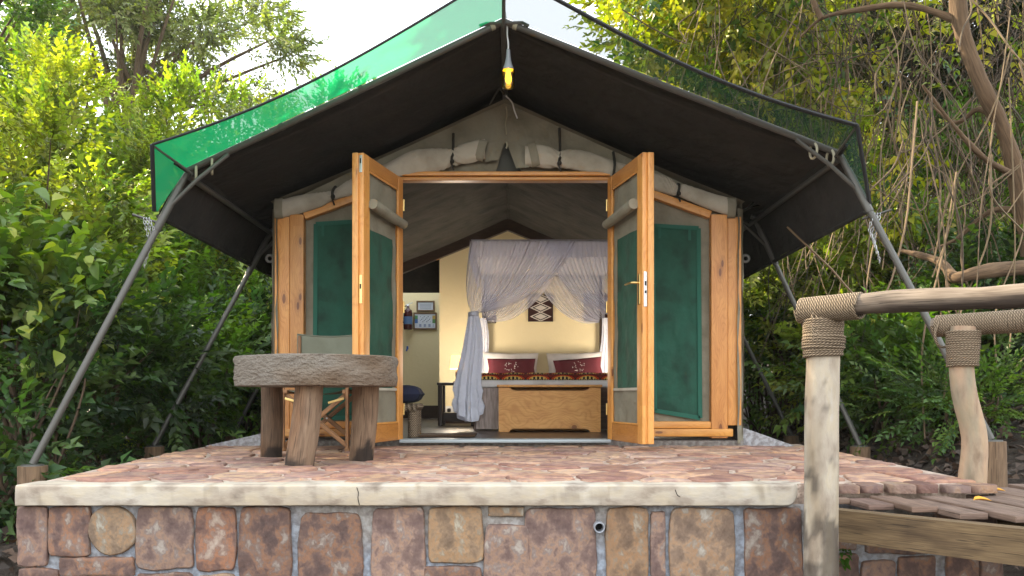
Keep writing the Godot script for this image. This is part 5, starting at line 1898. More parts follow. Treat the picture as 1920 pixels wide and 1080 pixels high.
func build_walkway() -> void:
	var dir := Vector3(0.66, 0.0, 0.75)                  # the way the walk leaves the terrace: to the right and towards the camera
	var across := Vector3(0.75, 0.0, -0.66)
	var o := thing("boardwalk", "weathered plank walkway on an ochre beam meeting the terrace between the handrails", "walkway", Vector3(2.0, -0.5, -3.2))
	# planks lie along z and end in a stepped line over the beam
	for k in 17:
		var x0 := 1.36 + k * 0.118
		var near := 3.545 - (x0 + 0.06 - 1.36) * 1.10 + r2(-0.012, 0.012)
		var farz := 3.56 if x0 < 2.1 else 3.56 + (x0 - 2.1) * 0.3
		farz = maxf(farz, near + 0.16) + (0.0 if x0 < 2.0 else 0.35)
		var mb := Mb.new()
		var f := r2(0.8, 1.2)
		mb.col = Color(f, f * r2(0.94, 1.02), f * r2(0.9, 1.0))
		var y := -0.062 - 0.006 * (k % 2) + r2(-0.003, 0.003)
		mb.box(Vector3(x0 + 0.058, y, -(near + farz) / 2), Vector3(0.112, 0.026, farz - near), Basis(Vector3.UP, r2(-0.02, 0.02) + 0.05) * Basis(Vector3.RIGHT, r2(-0.01, 0.01)), 0.004, uvr())
		part("plank", mb, M.deck_wood, o)
	var bm := Mb.new()
	bm.tint = func(q: Vector3) -> Color: return Color(1, 1, 1).lerp(Color(0.35, 0.30, 0.28), clampf(1.8 * wob.get_noise_2d(q.x * 120.0, q.y * 500.0) - 0.15, 0.0, 0.8))
	var b0 := Vector3(1.29, -0.146, -3.47)
	for i in 24:
		var a := b0 + dir * (1.6 * i / 24.0)
		var b := b0 + dir * (1.6 * (i + 1) / 24.0)
		if i == 0:
			bm.grid(48, 4, func(u: float, v: float) -> Vector3: return b0 + dir * 1.7 * u + Vector3(0, lerpf(-0.066, 0.066, v) + 0.01 * u, 0.0) - across * 0.03 + across * -0.003 * wob.get_noise_2d(u * 300.0, v * 90.0), Vector2(1.7, 0.13))
	bm.beam(b0 + across * 0.012, b0 + dir * 1.72 + across * 0.012 + Vector3(0, 0.01, 0), 0.08, 0.13)
	part("beam", bm, M.ochre_wood, o)
	var bm2 := Mb.new()
	bm2.beam(b0 + across * 0.85 + dir * 0.2, b0 + dir * 1.72 + across * 0.85 + Vector3(0, 0.01, 0), 0.08, 0.13, Vector3.UP, 0.004, uvr())
	part("beam", bm2, M.ochre_wood, o)
	# loose edge stones of the terrace above the planks
	# near handrail: post, rail, lashing
	var p0 := Vector3(1.237, 0.0, -3.2)
	var h1 := thing("handrail", "near handrail: thick grey log post with rope-lashed rail, dark stains on its lower half", "handrail", Vector3(1.237, -0.8, -3.2))
	var post := Mb.new()
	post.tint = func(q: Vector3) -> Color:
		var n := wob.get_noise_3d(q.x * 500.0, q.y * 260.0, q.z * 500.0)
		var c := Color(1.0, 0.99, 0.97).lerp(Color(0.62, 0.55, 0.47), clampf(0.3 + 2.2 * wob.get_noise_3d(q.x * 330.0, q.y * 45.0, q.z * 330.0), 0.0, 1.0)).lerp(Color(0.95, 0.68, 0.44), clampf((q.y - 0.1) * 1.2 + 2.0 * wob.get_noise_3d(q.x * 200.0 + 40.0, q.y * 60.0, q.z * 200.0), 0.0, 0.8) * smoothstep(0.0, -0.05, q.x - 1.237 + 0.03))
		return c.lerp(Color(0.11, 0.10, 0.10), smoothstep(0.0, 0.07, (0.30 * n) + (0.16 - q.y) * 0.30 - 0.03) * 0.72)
	var pp := PackedVector3Array()
	var pr := PackedFloat32Array()
	for i in 61:
		var y := lerpf(-0.8, 0.70, i / 60.0)
		pp.append(Vector3(1.237 + 0.012 * wob.get_noise_1d(y * 40.0) + 0.008 * y, y, -3.2))
		pr.append(0.0645 - 0.003 * y)
	post.tube(pp, pr, 28, true, rough_at(0.06, 240.0))
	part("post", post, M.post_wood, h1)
	var rail := Mb.new()
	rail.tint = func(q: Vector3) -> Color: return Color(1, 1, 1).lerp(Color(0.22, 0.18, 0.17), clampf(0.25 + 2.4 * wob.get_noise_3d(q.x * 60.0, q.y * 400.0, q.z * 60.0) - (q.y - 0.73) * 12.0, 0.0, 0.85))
	var ra := Vector3(1.19, 0.742, -3.2 - 0.02)
	var rp := PackedVector3Array()
	var rr := PackedFloat32Array()
	for i in 41:
		var s := i / 40.0
		rp.append(ra + dir * (1.5 * s) + Vector3(0, 0.010 * sin(s * 9.0) - 0.004, 0.006 * sin(s * 5.0)))
		rr.append(0.041 - 0.002 * sin(s * 20.0))
	rail.tube(rp, rr, 20, true, rough_at(0.10, 200.0))
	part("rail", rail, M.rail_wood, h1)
	var lash := Mb.new()
	lash.tube(ring_path(ra - dir * 0.028, dir, 0.048, 25.0, 0.245, 20), rad([0.0055]), 6)
	part("rope_lashing", lash, M.rope, h1)
	var lash2 := Mb.new()
	lash2.tube(ring_path(Vector3(1.244, 0.555, -3.2), Vector3.UP, 0.0715, 16.0, 0.15, 22, 0.074), rad([0.0054]), 6)
	lash2.tube(ring_path(Vector3(1.244, 0.585, -3.2), Vector3(0.06, 1, 0.02), 0.078, 5.0, 0.055, 22), rad([0.0052]), 6)
	part("rope_lashing", lash2, M.rope, h1)
	var lash3 := Mb.new()
	for i in 9:                                         # loops over the joint, from post to rail
		var c := Vector3(1.238, 0.665, -3.2) + Vector3((i - 4) * 0.0128, 0, 0)
		var pts := PackedVector3Array()
		for k in 15:
			var an := PI * k / 14.0
			pts.append(c + Vector3(0.0, -0.05 + 0.055 * sin(an) + (0.085 * minf(1.0, 2.4 * sin(an))), 0.0665 * cos(an) * (0.99 if k % 14 else 1.05) * sqrt(maxf(0.15, 1.0 - pow((i - 4) / 5.6, 2.0)))))
		lash3.tube(pts, rad([0.0066]), 6)
	part("rope_lashing", lash3, M.rope, h1)
	# farther handrail
	var h2 := thing("handrail", "farther handrail: bent pinkish log post with a T of wound rope and dangling rope loop", "handrail", Vector3(2.12, -0.1, -3.72))
	var post2 := Mb.new()
	post2.tint = func(q: Vector3) -> Color: return Color(0.98, 0.76, 0.62).lerp(Color(0.66, 0.65, 0.57), clampf(0.5 + 2.6 * wob.get_noise_3d(q.x * 260.0, q.y * 50.0, q.z * 260.0), 0.0, 1.0))
	post2.tube(curve([Vector3(2.135, -0.25, -3.72), Vector3(2.14, 0.0, -3.72), Vector3(2.15, 0.20, -3.72), Vector3(2.105, 0.40, -3.72), Vector3(2.09, 0.55, -3.72), Vector3(2.10, 0.72, -3.72)], 40), rad([0.062, 0.062, 0.062, 0.062, 0.062, 0.061, 0.06, 0.06, 0.06, 0.06, 0.059, 0.058, 0.057, 0.057, 0.056, 0.056, 0.055, 0.055, 0.055, 0.054]), 24, true, rough_at(0.10, 160.0))
	part("post", post2, M.post_wood, h2)
	var ra2 := Vector3(2.10, 0.735, -3.72) - dir * 0.20 + Vector3(0.07, 0, 0)
	var rail2 := Mb.new()
	rail2.tube(path([ra2, ra2 + dir * 0.4 + Vector3(0, 0.008, 0), ra2 + dir * 0.9 + Vector3(0, 0.0, 0), ra2 + dir * 1.6 + Vector3(0, 0.012, 0)]), rad([0.040, 0.042, 0.043, 0.042]), 20, true, rough_at(0.08, 200.0))
	part("rail", rail2, M.rail_wood, h2)
	var l4 := Mb.new()
	l4.tube(ring_path(ra2 + dir * 0.012, dir, 0.048, 38.0, 0.40, 18), rad([0.0056]), 6)
	part("rope_lashing", l4, M.rope, h2)
	var l5 := Mb.new()
	l5.tube(ring_path(Vector3(2.094, 0.535, -3.72), Vector3(0.03, 1, 0), 0.063, 16.0, 0.165, 20, 0.070), rad([0.0056]), 6)
	part("rope_lashing", l5, M.rope, h2)
	var loop := Mb.new()
	var lc := ra2 + dir * 0.02 + Vector3(0, 0, 0.02)
	loop.tube(curve([lc + Vector3(-0.01, 0.03, 0.03), lc + Vector3(-0.038, -0.03, 0.03), lc + Vector3(-0.03, -0.085, 0.03), lc + Vector3(0.0, -0.105, 0.03), lc + Vector3(0.03, -0.085, 0.03), lc + Vector3(0.028, -0.06, 0.03)], 24), rad([0.0062]), 6)
	part("rope_loop", loop, M.rope, h2)
	# fallen leaves
	for s in [[1838, 928, 3.36, "yellow fallen leaf lying on the walkway planks"], [1866, 902, 3.66, "orange fallen leaf lying at the foot of the bent handrail post"]]:
		var lf := Mb.new()
		lf.col = Color(0.75, 0.38, 0.05)
		var q := at(s[0], s[1], s[2])
		q.y = -0.040 if s[2] < 3.5 else -0.035
		lf.leaf(q + Vector3(-0.03, 0, 0), Vector3(1, 0.1, 0.3), Vector3(0.1, 1, 0.2), 0.07, 0.04, 0.1, 0.3)
		solo("fallen_leaf", lf, M.dry_leaf, s[3], "leaf", q)


func build_table() -> void:
	var c := Vector3(-1.17, 0.0, -4.82)
	var o := thing("slab_table", "rough round wooden slab table on three log legs beside the doors", "table", c)
	var slab := Mb.new()
	var n := 72
	var rings := [[0.0, 0.455, 0.0], [0.9, 0.455, 0.0], [0.99, 0.456, 1.0], [0.998, 0.464, 1.0], [1.0, 0.485, 1.0], [1.005, 0.505, 1.0], [1.0, 0.525, 1.0], [1.0, 0.545, 1.0], [1.0, 0.565, 1.0], [1.0, 0.585, 1.0], [1.0, 0.605, 1.0], [0.998, 0.622, 1.0], [0.99, 0.631, 0.6], [0.97, 0.632, 0.1], [0.6, 0.632, 0.0], [0.0, 0.632, 0.0]]
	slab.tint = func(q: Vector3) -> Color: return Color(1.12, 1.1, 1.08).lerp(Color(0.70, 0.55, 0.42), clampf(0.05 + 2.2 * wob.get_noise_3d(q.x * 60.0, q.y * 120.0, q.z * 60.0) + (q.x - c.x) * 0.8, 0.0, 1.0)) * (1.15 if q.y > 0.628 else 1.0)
	for r in rings:
		for k in n + 1:
			var an := -TAU * (k % n) / n
			var rad0 := 0.468 + 0.018 * sin(an * 2.0 + 0.6) + 0.012 * sin(an * 5.0) + 0.02 * wob.get_noise_2d(cos(an) * 60.0, sin(an) * 60.0)
			var q := Vector3(cos(an), 0, sin(an)) * rad0 * (r[0] as float)
			if q.x < -0.455: q.x = -0.455 + (q.x + 0.455) * 0.2
			var dent: float = r[2] * (0.016 * wob.get_noise_3d(q.x * 320.0, (r[1] as float) * 420.0, q.z * 320.0) + 0.012 * wob.get_noise_3d(q.x * 900.0, (r[1] as float) * 900.0, q.z * 900.0))
			q += q.normalized() * dent
			slab.p(Vector3(c.x + q.x, r[1], c.z + q.z), Vector2(TAU * k / n * 0.48, (r[1] as float) * 1.0 + (r[0] as float)))
	for i in rings.size() - 1:
		for k in n:
			var a := i * (n + 1) + k
			slab.quad(a, a + 1, a + n + 2, a + n + 1)
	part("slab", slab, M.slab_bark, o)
	for s in [[at(510, 858, 5.2), Vector3(0.0, 0.46, 0.0), 0.068, 0.070, "leg_wood", 0.62], [at(562, 877, 4.46), Vector3(0.042, 0.46, -0.05), 0.080, 0.078, "leg_wood", 0.98], [at(678, 866, 4.87), Vector3(0.032, 0.46, 0.02), 0.073, 0.080, "leg_wood", 1.0]]:
		var foot: Vector3 = s[0]
		foot.y = 0.006
		var top: Vector3 = foot + s[1]
		var leg := Mb.new()
		var base: float = s[5]
		var fx0: float = foot.x
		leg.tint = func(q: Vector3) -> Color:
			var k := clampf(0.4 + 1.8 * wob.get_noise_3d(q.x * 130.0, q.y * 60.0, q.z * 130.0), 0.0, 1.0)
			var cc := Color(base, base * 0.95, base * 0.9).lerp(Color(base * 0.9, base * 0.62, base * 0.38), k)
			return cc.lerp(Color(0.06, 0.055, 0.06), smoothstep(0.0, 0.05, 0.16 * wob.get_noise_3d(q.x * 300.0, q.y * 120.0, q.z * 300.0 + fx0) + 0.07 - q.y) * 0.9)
		var pts := PackedVector3Array()
		var rs := PackedFloat32Array()
		for i in 25:
			var f := i / 24.0
			pts.append(foot.lerp(top, f) + Vector3(0.003 * sin(f * 5.0 + fx0), 0, 0))
			rs.append(lerpf(s[2], s[3], f))
		leg.tube(pts, rs, 26, true, func(q: Vector3) -> float: return 1.0 + 0.06 * wob.get_noise_3d(q.x * 330.0, q.y * 45.0, q.z * 330.0) + 0.035 * wob.get_noise_3d(q.x * 900.0, q.y * 160.0, q.z * 900.0))
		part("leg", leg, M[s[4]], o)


func build_chair() -> void:
	var z := 5.86
	var xl := -1.62
	var xr := -1.165
	var o := thing("folding_chair", "wooden folding chair with olive canvas back behind the slab table", "chair", Vector3((xl + xr) / 2, 0, -z))
	var zb := z + 0.20
	var zf := z - 0.20
	for x in [xl, xr]:
		var up := Mb.new()
		up.beam(Vector3(x, 0.02, -zb), Vector3(x, 0.86, -zb - 0.05), 0.022, 0.036, Vector3.BACK, 0.003, uvr())
		part("back_upright", up, M.chair_wood, o)
		var fl := Mb.new()
		fl.beam(Vector3(x, 0.02, -zf), Vector3(x, 0.61, -zf), 0.022, 0.036, Vector3.BACK, 0.003, uvr())
		part("front_upright", fl, M.chair_wood, o)
		var ar := Mb.new()
		ar.box(Vector3(x, 0.62, -z), Vector3(0.045, 0.02, 0.50), Basis(), 0.005, uvr())
		part("armrest", ar, M.chair_wood, o)
		var ft := Mb.new()
		ft.box(Vector3(x, 0.022, -z), Vector3(0.028, 0.03, 0.46), Basis(), 0.004, uvr())
		part("foot_rail", ft, M.chair_wood, o)
		var sr := Mb.new()
		sr.box(Vector3(x + (0.02 if x < -1.4 else -0.02), 0.432, -z), Vector3(0.026, 0.03, 0.44), Basis(), 0.004, uvr())
		part("seat_rail", sr, M.chair_wood, o)
	for zz in [zf + 0.02, zb - 0.02]:
		for s in [1.0, -1.0]:
			var cr := Mb.new()
			var a := xl if s > 0 else xr
			var b := xr if s > 0 else xl
			cr.beam(Vector3(a, 0.045, -zz - 0.011 * s), Vector3(b, 0.425, -zz - 0.011 * s), 0.02, 0.032, Vector3.UP, 0.003, uvr())
			part("cross_brace", cr, M.chair_wood, o)
		var bolt := Mb.new()
		bolt.tube(path([Vector3((xl + xr) / 2, 0.235, -zz + 0.028), Vector3((xl + xr) / 2, 0.235, -zz - 0.028)]), rad([0.007]), 8)
		part("pivot_bolt", bolt, M.steel, o)
	for x in [xl, xr]:
		var lk := Mb.new()
		var s := 1.0 if x < -1.4 else -1.0
		lk.beam(Vector3(x + s * 0.02, 0.385, -zf + 0.026), Vector3(x + s * 0.13, 0.352, -zf + 0.026), 0.004, 0.016, Vector3.UP, 0.001)
		part("metal_link", lk, M.brass, o)
	var back := Mb.new()
	back.grid(16, 10, func(u: float, v: float) -> Vector3:
		return Vector3(lerpf(xl - 0.02, xr + 0.02, u), lerpf(0.60, 0.875, v) - 0.014 * sin(u * PI) * v, -zb - 0.045 - 0.05 * sin(u * PI) + 0.003 * wob.get_noise_2d(u * 90.0, v * 60.0)), Vector2(0.5, 0.3))
	part("backrest", back, M.chair_cloth, o)
	var hem := Mb.new()
	var hp := PackedVector3Array()
	for i in 17:
		var u := i / 16.0
		hp.append(Vector3(lerpf(xl - 0.02, xr + 0.02, u), 0.873 - 0.014 * sin(u * PI), -zb - 0.045 - 0.05 * sin(u * PI)))
	hem.tube(hp, rad([0.006]), 6)
	part("backrest_hem", hem, M.chair_cloth, o)
	var seat := Mb.new()
	seat.grid(14, 8, func(u: float, v: float) -> Vector3: return Vector3(lerpf(xl, xr, u), 0.448 - 0.035 * sin(u * PI), -lerpf(zf, zb, v)), Vector2(0.5, 0.4))
	part("seat", seat, M.chair_cloth, o)


func build_lamp() -> void:
	var z := 5.24
	var o := thing("bottle_lamp", "lit pendant lamp made from an amber glass bottle under the canopy peak", "lamp", at(954, 100, z))
	var cord := Mb.new()
	cord.tube(curve([at(947, 22, z), at(951, 50, z), at(951, 66, z), at(953, 80, z), at(953, 95, z)], 16), rad([0.0055]), 6)
	part("cord", cord, M.white_plastic, o)
	var c := at(953, 163, z)
	var y := func(py: float) -> float: return (163.0 - py) / LENS * z
	var neck := Mb.new()
	neck.lathe(PackedVector2Array([Vector2(0.037, y.call(132.0)), Vector2(0.034, y.call(127.0)), Vector2(0.024, y.call(120.0)), Vector2(0.017, y.call(110.0)), Vector2(0.013, y.call(98.0)), Vector2(0.0125, y.call(93.0)), Vector2(0.0, y.call(91.0))]), 18, c)
	part("neck", neck, M.bottle_neck, o)
	var glass := Mb.new()
	var t := 0.0025
	glass.lathe(PackedVector2Array([Vector2(0.038 - t, 0.0), Vector2(0.039, -0.002), Vector2(0.0415, 0.001), Vector2(0.0415, y.call(138.0)), Vector2(0.038, y.call(131.5)), Vector2(0.036, y.call(131.5)), Vector2(0.0415 - t, y.call(138.5)), Vector2(0.0415 - t, 0.002), Vector2(0.038 - t, 0.0)]), 24, c)
	part("glass", glass, M.amber_glass, o)
	var bulb := Mb.new()
	bulb.lathe(PackedVector2Array([Vector2(0.0, 0.022), Vector2(0.012, 0.026), Vector2(0.018, 0.038), Vector2(0.0205, 0.055), Vector2(0.018, 0.072), Vector2(0.013, 0.09), Vector2(0.012, 0.10), Vector2(0.0, 0.10)]), 16, c)
	part("bulb", bulb, M.bulb_glow, o)
	var li := OmniLight3D.new()
	li.name = "bottle_light"
	li.light_color = Color(1.0, 0.78, 0.35)
	li.light_energy = 0.05
	li.light_size = 0.02
	li.omni_range = 10.0
	li.omni_attenuation = 2.0
	li.shadow_enabled = true
	li.position = c + Vector3(0, 0.058, 0)
	add_child(li)
	var wire := Mb.new()
	wire.tube(curve([at(949, 180, 6.1), at(960, 192, 6.28), at(964, 206, 6.31), at(970, 222, 6.31)], 12), rad([0.006]), 5)
	solo("lamp_cable", wire, M.white_plastic, "short white cable entering the gable canvas below the canopy peak", "cable", at(964, 206, 6.31))


# ---------------------------------------------------------------- plants

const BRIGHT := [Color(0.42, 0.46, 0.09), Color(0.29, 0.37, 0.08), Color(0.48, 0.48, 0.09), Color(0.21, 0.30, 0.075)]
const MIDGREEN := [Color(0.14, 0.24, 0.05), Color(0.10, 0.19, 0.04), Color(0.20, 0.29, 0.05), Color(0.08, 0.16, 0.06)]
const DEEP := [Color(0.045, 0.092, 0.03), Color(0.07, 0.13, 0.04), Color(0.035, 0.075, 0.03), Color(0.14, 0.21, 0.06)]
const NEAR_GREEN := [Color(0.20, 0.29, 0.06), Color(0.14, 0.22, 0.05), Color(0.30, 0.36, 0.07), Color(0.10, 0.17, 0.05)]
const SHADED := [Color(0.030, 0.050, 0.016), Color(0.045, 0.065, 0.020), Color(0.055, 0.040, 0.022), Color(0.022, 0.036, 0.014)]  # leaf tones darkened to stand in for deep shade inside the thicket
const GREY_GREEN := [Color(0.30, 0.33, 0.16), Color(0.22, 0.26, 0.13), Color(0.36, 0.37, 0.18)]
const YELLOWISH := [Color(0.50, 0.46, 0.05), Color(0.38, 0.40, 0.05), Color(0.58, 0.48, 0.06), Color(0.25, 0.30, 0.05)]

func foot_at(x: float, z: float) -> Vector3:
	return Vector3(x, ground_y(x, z) - 0.02, -z)


func build_plants_left() -> void:
	# near broad-leaved shrub: its large leaves are separate
	var foot := foot_at(-3.25, 5.3)
	var o := plant("broadleaf_shrub", "shrub with large pale green leaves at the picture's left edge, before the canopy pole", "shrub", foot, Vector3(-3.65, 1.15, -5.6), Vector3(0.75, 0.75, 0.7), 34, 700, "broad", NEAR_GREEN, {"spread": 0.28, "thick": 0.04, "size": [0.5, 0.9], "limbs": 22})
	var metal := []
	for k in 5:
		var mb := Mb.new()
		var tone: Color = [Color(0.24, 0.33, 0.07), Color(0.17, 0.26, 0.07), Color(0.32, 0.38, 0.07), Color(0.13, 0.21, 0.08), Color(0.40, 0.42, 0.07)][k]
		mb.col = tone
		mb.leaf(Vector3.ZERO, Vector3(0, -0.12, 1), Vector3.UP, 0.10, 0.068, 0.22, 0.16)
		metal.append(mb.mesh(Vector3.ZERO, M.leaf))
	for i in 230:
		var lf := MeshInstance3D.new()
		lf.mesh = metal[rng.randi() % 5]
		lf.name = "leaf" if i == 0 else "leaf_%03d" % i
		var d := any_dir()
		d.z = absf(d.z) * 1.0
		d.x += 0.25
		var q := Vector3(-3.55, 1.12, -5.55) + d.normalized() * Vector3(0.85, 0.88, 0.75) * r2(0.75, 1.08)
		lf.transform = facing(Vector3(r2(-1, 1), r2(-0.7, 0.3), r2(-0.3, 1.0)), r2(-0.7, 0.7), r2(0.7, 1.25), q - foot)
		o.add_child(lf)
	plant("tangled_undergrowth", "dark tangle of stems and leaves filling the lower left corner beside the terrace", "undergrowth", foot_at(-3.1, 4.9), Vector3(-3.3, 0.3, -5.4), Vector3(0.75, 0.9, 0.7), 26, 480, "mid", DEEP, {"spread": 0.26, "thick": 0.035, "limbs": 20, "kind": "stuff"})
	var spots := [
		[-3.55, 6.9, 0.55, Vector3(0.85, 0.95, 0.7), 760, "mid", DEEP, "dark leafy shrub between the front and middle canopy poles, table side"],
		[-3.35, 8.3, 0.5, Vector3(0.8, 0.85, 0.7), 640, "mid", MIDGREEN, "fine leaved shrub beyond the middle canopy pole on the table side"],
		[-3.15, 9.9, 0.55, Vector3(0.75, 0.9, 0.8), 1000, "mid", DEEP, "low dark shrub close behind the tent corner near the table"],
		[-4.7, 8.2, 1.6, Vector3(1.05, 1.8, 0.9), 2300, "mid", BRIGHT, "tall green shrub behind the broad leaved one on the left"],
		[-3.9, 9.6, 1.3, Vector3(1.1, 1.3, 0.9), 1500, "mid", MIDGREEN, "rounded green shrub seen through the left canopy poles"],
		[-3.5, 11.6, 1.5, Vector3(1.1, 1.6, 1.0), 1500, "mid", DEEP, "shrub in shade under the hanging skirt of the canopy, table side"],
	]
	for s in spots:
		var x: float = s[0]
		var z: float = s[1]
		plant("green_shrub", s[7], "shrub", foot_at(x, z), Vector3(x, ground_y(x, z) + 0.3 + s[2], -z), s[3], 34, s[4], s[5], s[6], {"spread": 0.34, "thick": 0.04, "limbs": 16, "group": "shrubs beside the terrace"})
	var tall := [
		[-7.6, 13.0, 3.6, Vector3(1.9, 3.0, 1.5), 4200, "mid", BRIGHT, "tall sunlit yellow green bush at the far left behind the broad leaved shrub"],
		[-5.1, 13.2, 3.0, Vector3(1.8, 2.9, 1.5), 4200, "mid", BRIGHT, "tall sunlit yellow green bush in the middle of the left thicket"],
		[-3.5, 14.5, 3.3, Vector3(1.7, 3.1, 1.4), 4600, "mid", BRIGHT, "tall bright bush nearest the green net edge of the canopy"],
		[-6.4, 11.0, 2.5, Vector3(1.6, 2.5, 1.2), 3800, "mid", BRIGHT, "fine leaved yellow green bush standing before the sunlit bushes on the left"],
		[-4.6, 10.6, 2.2, Vector3(1.4, 2.2, 1.1), 3400, "mid", BRIGHT, "dense small leaved bush beside the canopy corner on the left"],
	]
	for s in tall:
		var x: float = s[0]
		var z: float = s[1]
		plant("tall_bush", s[7], "bush", foot_at(x, z), Vector3(x, ground_y(x, z) + s[2], -z), s[3], 70, s[4], s[5], s[6], {"spread": 0.42, "thick": 0.07, "limbs": 26, "shell": 0.4, "group": "bushes on the left"})
	plant("spreading_tree", "tall tree with flat grey green clumps against the white sky on the left", "tree", foot_at(-12.6, 23.5), Vector3(-10.6, 11.3, -23.5), Vector3(4.8, 2.2, 3.0), 46, 4600, "mid", GREY_GREEN, {"spread": 0.75, "flat": 0.5, "thick": 0.18, "trunk": true, "limbs": 22, "size": [1.3, 2.2], "bark": Color(0.9, 0.85, 0.8)})
	plant("slender_tree", "smaller thin tree with loose crown in the upper left corner", "tree", foot_at(-13.6, 18.0), Vector3(-12.2, 8.4, -18.0), Vector3(2.4, 1.9, 2.0), 26, 1500, "mid", MIDGREEN, {"spread": 0.55, "thick": 0.14, "trunk": true, "limbs": 22, "size": [1.2, 2.0]})
	# unseen trees added to shade the net and terrace, with a thicket tree behind
	plant("added_shade_tree", "leaning tree added out of view above the tent to shade the right net", "tree", foot_at(-9.6, 9.6), Vector3(-4.5, 7.2, -9.2), Vector3(1.6, 0.8, 1.5), 40, 3600, "mid", MIDGREEN, {"spread": 0.4, "thick": 0.1, "trunk": true, "limbs": 16, "size": [1.1, 1.8]})
	plant("shade_tree", "dense thicket tree rising behind the left bushes", "tree", foot_at(-10.5, 15.5), Vector3(-10.4, 2.6, -15.5), Vector3(2.6, 2.8, 2.0), 60, 3600, "mid", MIDGREEN, {"spread": 0.55, "thick": 0.16, "trunk": true, "limbs": 24, "size": [1.1, 1.9]})
	plant("shade_tree", "leafy tree added out of view on the left to shade the terrace", "tree", foot_at(-7.6, 6.6), Vector3(-7.6, 4.2, -6.6), Vector3(2.3, 3.3, 3.0), 70, 5200, "mid", MIDGREEN, {"spread": 0.55, "thick": 0.16, "trunk": true, "limbs": 24, "size": [1.1, 1.9]})


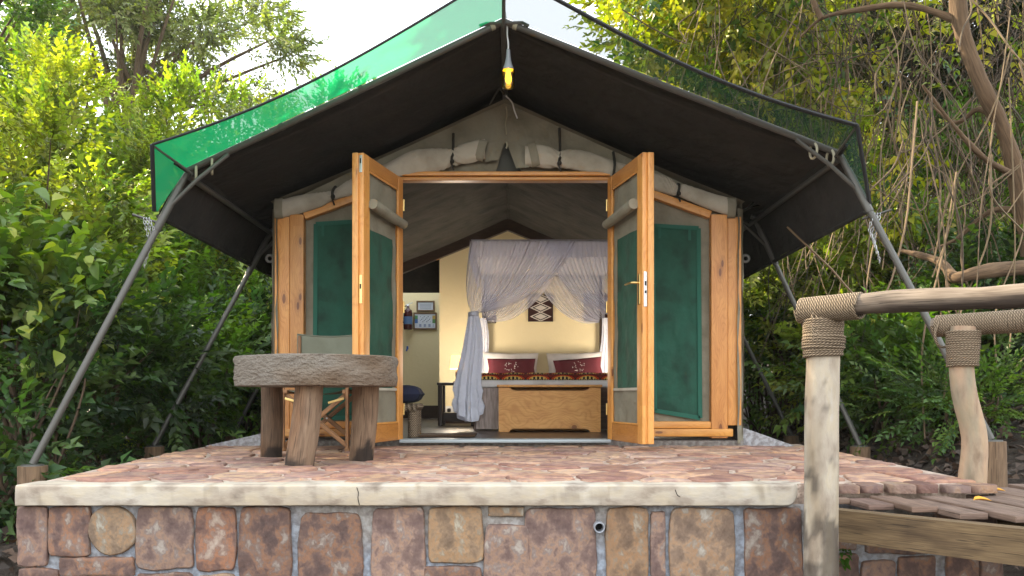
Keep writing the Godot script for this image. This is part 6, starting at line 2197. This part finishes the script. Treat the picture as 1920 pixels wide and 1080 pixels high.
func build_plants_right() -> void:
	var spots := [
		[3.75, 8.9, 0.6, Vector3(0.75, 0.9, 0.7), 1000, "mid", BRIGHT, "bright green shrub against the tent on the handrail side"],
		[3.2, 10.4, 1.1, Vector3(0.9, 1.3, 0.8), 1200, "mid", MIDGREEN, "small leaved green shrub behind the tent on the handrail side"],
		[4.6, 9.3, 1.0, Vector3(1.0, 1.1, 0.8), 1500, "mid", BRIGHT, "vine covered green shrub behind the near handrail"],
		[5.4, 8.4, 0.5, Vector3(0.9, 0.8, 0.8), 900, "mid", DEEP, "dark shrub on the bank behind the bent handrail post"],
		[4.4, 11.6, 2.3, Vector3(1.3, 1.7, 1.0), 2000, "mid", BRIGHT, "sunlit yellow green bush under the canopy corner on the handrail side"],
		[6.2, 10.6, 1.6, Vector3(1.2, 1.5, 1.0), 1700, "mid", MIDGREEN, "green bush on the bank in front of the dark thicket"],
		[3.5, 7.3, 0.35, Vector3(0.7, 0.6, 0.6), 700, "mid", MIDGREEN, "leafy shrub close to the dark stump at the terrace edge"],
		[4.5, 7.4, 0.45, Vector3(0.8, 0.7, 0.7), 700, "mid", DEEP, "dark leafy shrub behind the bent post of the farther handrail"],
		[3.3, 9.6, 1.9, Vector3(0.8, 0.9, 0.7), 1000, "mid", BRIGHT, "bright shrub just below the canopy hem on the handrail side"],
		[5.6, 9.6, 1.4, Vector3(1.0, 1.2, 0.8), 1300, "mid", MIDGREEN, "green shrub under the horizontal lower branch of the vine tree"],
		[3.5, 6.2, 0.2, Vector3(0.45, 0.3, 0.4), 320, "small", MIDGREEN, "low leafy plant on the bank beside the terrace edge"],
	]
	for s in spots:
		var x: float = s[0]
		var z: float = s[1]
		plant("bank_shrub", s[7], "shrub", foot_at(x, z), Vector3(x, ground_y(x, z) + 0.1 + s[2], -z), s[3], 40, s[4], s[5], s[6], {"spread": 0.34, "thick": 0.04, "limbs": 16, "group": "shrubs on the bank"})
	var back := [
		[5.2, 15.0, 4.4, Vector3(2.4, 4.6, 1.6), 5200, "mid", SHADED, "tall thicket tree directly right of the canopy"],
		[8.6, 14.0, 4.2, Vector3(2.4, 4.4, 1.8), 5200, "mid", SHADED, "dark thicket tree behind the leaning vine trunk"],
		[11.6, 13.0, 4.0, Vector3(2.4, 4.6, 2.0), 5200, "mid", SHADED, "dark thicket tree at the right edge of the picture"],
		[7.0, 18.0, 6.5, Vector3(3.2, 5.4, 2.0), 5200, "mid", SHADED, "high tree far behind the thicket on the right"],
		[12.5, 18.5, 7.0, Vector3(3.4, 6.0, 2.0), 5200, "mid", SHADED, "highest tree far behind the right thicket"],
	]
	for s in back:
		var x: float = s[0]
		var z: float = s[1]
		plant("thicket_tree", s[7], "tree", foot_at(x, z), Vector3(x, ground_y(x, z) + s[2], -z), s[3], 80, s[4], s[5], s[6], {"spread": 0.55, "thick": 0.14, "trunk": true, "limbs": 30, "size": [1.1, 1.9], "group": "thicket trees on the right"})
	plant("yellow_leaved_tree", "tree with thin yellow green leaves over the right side of the canopy", "tree", foot_at(4.2, 12.0), Vector3(3.3, 5.9, -11.5), Vector3(1.9, 1.5, 1.4), 46, 2000, "mid", YELLOWISH, {"spread": 0.5, "thick": 0.1, "trunk": true, "limbs": 36})
	# vine-hung tree with a leaning trunk
	var foot := foot_at(4.9, 7.0)
	var o := thing("vine_tree", "leaning bare trunk hung with dry vines at the upper right", "tree", foot)
	var trunk := Mb.new()
	trunk.tube(curve([foot, at(1960, 600, 6.9), at(1925, 400, 6.8), at(1888, 262, 6.7), at(1835, 150, 6.6), at(1800, 40, 6.6), at(1790, -90, 6.6)], 44), rad([0.12, 0.12, 0.12, 0.115, 0.11, 0.105, 0.10, 0.10, 0.098, 0.096, 0.094, 0.092, 0.09, 0.084, 0.08, 0.088, 0.096, 0.095, 0.082, 0.07, 0.066, 0.064, 0.062, 0.06]), 26, false, func(q: Vector3) -> float: return 1.0 + 0.3 * wob.get_noise_3d(q.x * 110.0, q.y * 70.0, q.z * 110.0) + 0.16 * wob.get_noise_3d(q.x * 420.0, q.y * 120.0, q.z * 420.0))
	part("trunk", trunk, M.pale_bark, o)
	for s in [[[1888, 262, 6.7], [1840, 205, 6.9], [1790, 230, 7.1], [1740, 190, 7.3]], [[1905, 330, 6.75], [1850, 300, 6.6], [1800, 250, 6.5], [1730, 160, 6.4]], [[1925, 400, 6.8], [1860, 395, 7.0], [1790, 450, 7.2], [1740, 470, 7.3]], [[1990, 500, 6.6], [1900, 503, 6.5], [1830, 512, 6.4], [1790, 520, 6.5], [1760, 490, 6.7], [1690, 470, 7.0]], [[1800, 40, 6.6], [1700, 10, 6.8], [1600, 20, 7.0], [1540, 35, 7.2], [1500, 70, 7.3]], [[1540, 35, 7.2], [1525, 0, 7.2], [1515, -60, 7.2]]]:
		var pts := []
		for q in s:
			pts.append(at(q[0], q[1], q[2]))
		var br := Mb.new()
		var b: float = 0.06 if s.size() == 6 else 0.026
		br.tube(curve(pts, 22), rad([b * 1.2, b * 1.15, b * 1.1, b * 1.05, b, b, b * 0.95, b * 0.95, b * 0.9, b * 0.9, b * 0.85, b * 0.8, b * 0.8, b * 0.75, b * 0.7, b * 0.65, b * 0.6, b * 0.55, b * 0.5, b * 0.45, b * 0.4, b * 0.35, b * 0.3]), 12, true, rough_at(0.35, 160.0))
		part("branch", br, M.pale_bark, o)
	var over := [[], []]  # leaves overhead, out of view, added to shade the net and vines
	var ocol := [[], []]
	for i in 3600:
		var d := any_dir() * pow(rng.randf(), 0.4)
		var q := Vector3(2.2, 6.9, -7.2) + d * Vector3(3.2, 1.3, 1.6)
		if i % 7 == 6:
			q = Vector3(4.4, 5.5, -4.7) + d * Vector3(2.3, 1.0, 1.9)
		over[i % 2].append(facing(any_dir(), r2(-1, 1), r2(1.0, 1.8), q - foot))
		ocol[i % 2].append((MIDGREEN[rng.randi() % 4] as Color) * r2(0.7, 1.2))
	var high := Mb.new()
	high.tube(curve([at(1790, -90, 6.6), Vector3(3.2, 5.6, -7.0), Vector3(2.6, 6.4, -7.3), Vector3(1.6, 6.9, -7.4), Vector3(0.6, 7.0, -7.4)], 20), rad([0.09, 0.085, 0.08, 0.08, 0.075, 0.07, 0.065, 0.06, 0.055, 0.05, 0.05, 0.045, 0.04, 0.04, 0.035, 0.03, 0.03, 0.025, 0.02, 0.02, 0.015]), 10, true, rough_at(0.3, 160.0))
	part("branch", high, M.pale_bark, o)  # unseen limb added to carry the shading leaves
	for k in 2:
		copies("crown", sprigs["mid%d" % k], over[k], ocol[k], o)  # the added overhead leaves, there for their shade
	# vines one can follow
	for i in 170:
		var mb := Mb.new()
		var f := r2(0.5, 1.2)
		mb.col = Color(0.27, 0.19, 0.105).lerp(Color(0.10, 0.07, 0.05), rng.randf()) * f
		var x := r2(1290, 1960)
		var y := r2(-60, 330)
		var z := r2(6.0, 8.6)
		if x < 1640:
			z = r2(7.4, 9.2)
			y = r2(-60, 120)
		var a := at(x, y, z)
		var length := r2(0.5, 2.2)
		var sway := Vector3(r2(-0.55, 0.55), 0, r2(-0.3, 0.3))
		var pts := [a, a + Vector3(sway.x * 0.3 + r2(-0.12, 0.12), -length * 0.3, sway.z * 0.3), a + Vector3(sway.x * 0.7 + r2(-0.15, 0.15), -length * 0.65, sway.z * 0.7), a + Vector3(sway.x, -length, sway.z)]
		if i % 4 == 0:
			pts.append(a + Vector3(sway.x * 1.2 + signf(sway.x) * 0.3, -length * r2(0.75, 0.95), sway.z))
			pts.append(a + Vector3(sway.x * 1.2 + signf(sway.x) * 0.6, -length * r2(0.4, 0.7), sway.z))
		var r := r2(0.003, 0.0085)
		mb.tube(curve(pts, 18), rad([r, r * 0.9, r]), 5, false)
		part("vine", mb, M.vine, o)
	var tw := Mb.new()
	for i in 1300:
		var f := r2(0.5, 1.2)
		tw.col = Color(0.17, 0.115, 0.065).lerp(Color(0.035, 0.026, 0.02), rng.randf()) * f
		var a := at(r2(1300, 1990), r2(-80, 520), r2(7.0, 10.0))
		if a.x < 2.4:
			a = at(r2(1300, 1500), r2(-80, 130), r2(8.5, 10.0))
		var l := r2(0.25, 1.0)
		var d := Vector3(r2(-0.7, 0.7), -1.0, r2(-0.5, 0.5)) if i % 3 else any_dir()
		tw.tube(curve([a, a + d * l * 0.5 + any_dir() * 0.08, a + d * l], 5), rad([r2(0.003, 0.006)]), 3, false)
	part("twigs", tw, M.vine, o).set_meta("kind", "stuff")
	var xs := [[], []]
	var cs := [[], []]
	for i in 2600:
		var q := at(r2(1180, 2000), r2(-100, 420), r2(7.6, 10.5))
		if i % 2:
			q = at(r2(1150, 1560), r2(-80, 190), r2(8.0, 10.5))
		if (q.x < 2.5 and q.y < 3.0) or (q.x > 4.2 and rng.randf() < 0.8):
			continue
		var tone: Color = YELLOWISH[rng.randi() % 4] if rng.randf() < 0.75 else MIDGREEN[rng.randi() % 4]
		xs[i % 2].append(facing(any_dir() + Vector3(0, -0.4, 0), r2(-1, 1), r2(0.8, 1.5), q - foot))
		cs[i % 2].append(tone * r2(0.7, 1.2))
	for k in 2:
		copies("vine_leaves", sprigs["mid%d" % k], xs[k], cs[k], o)
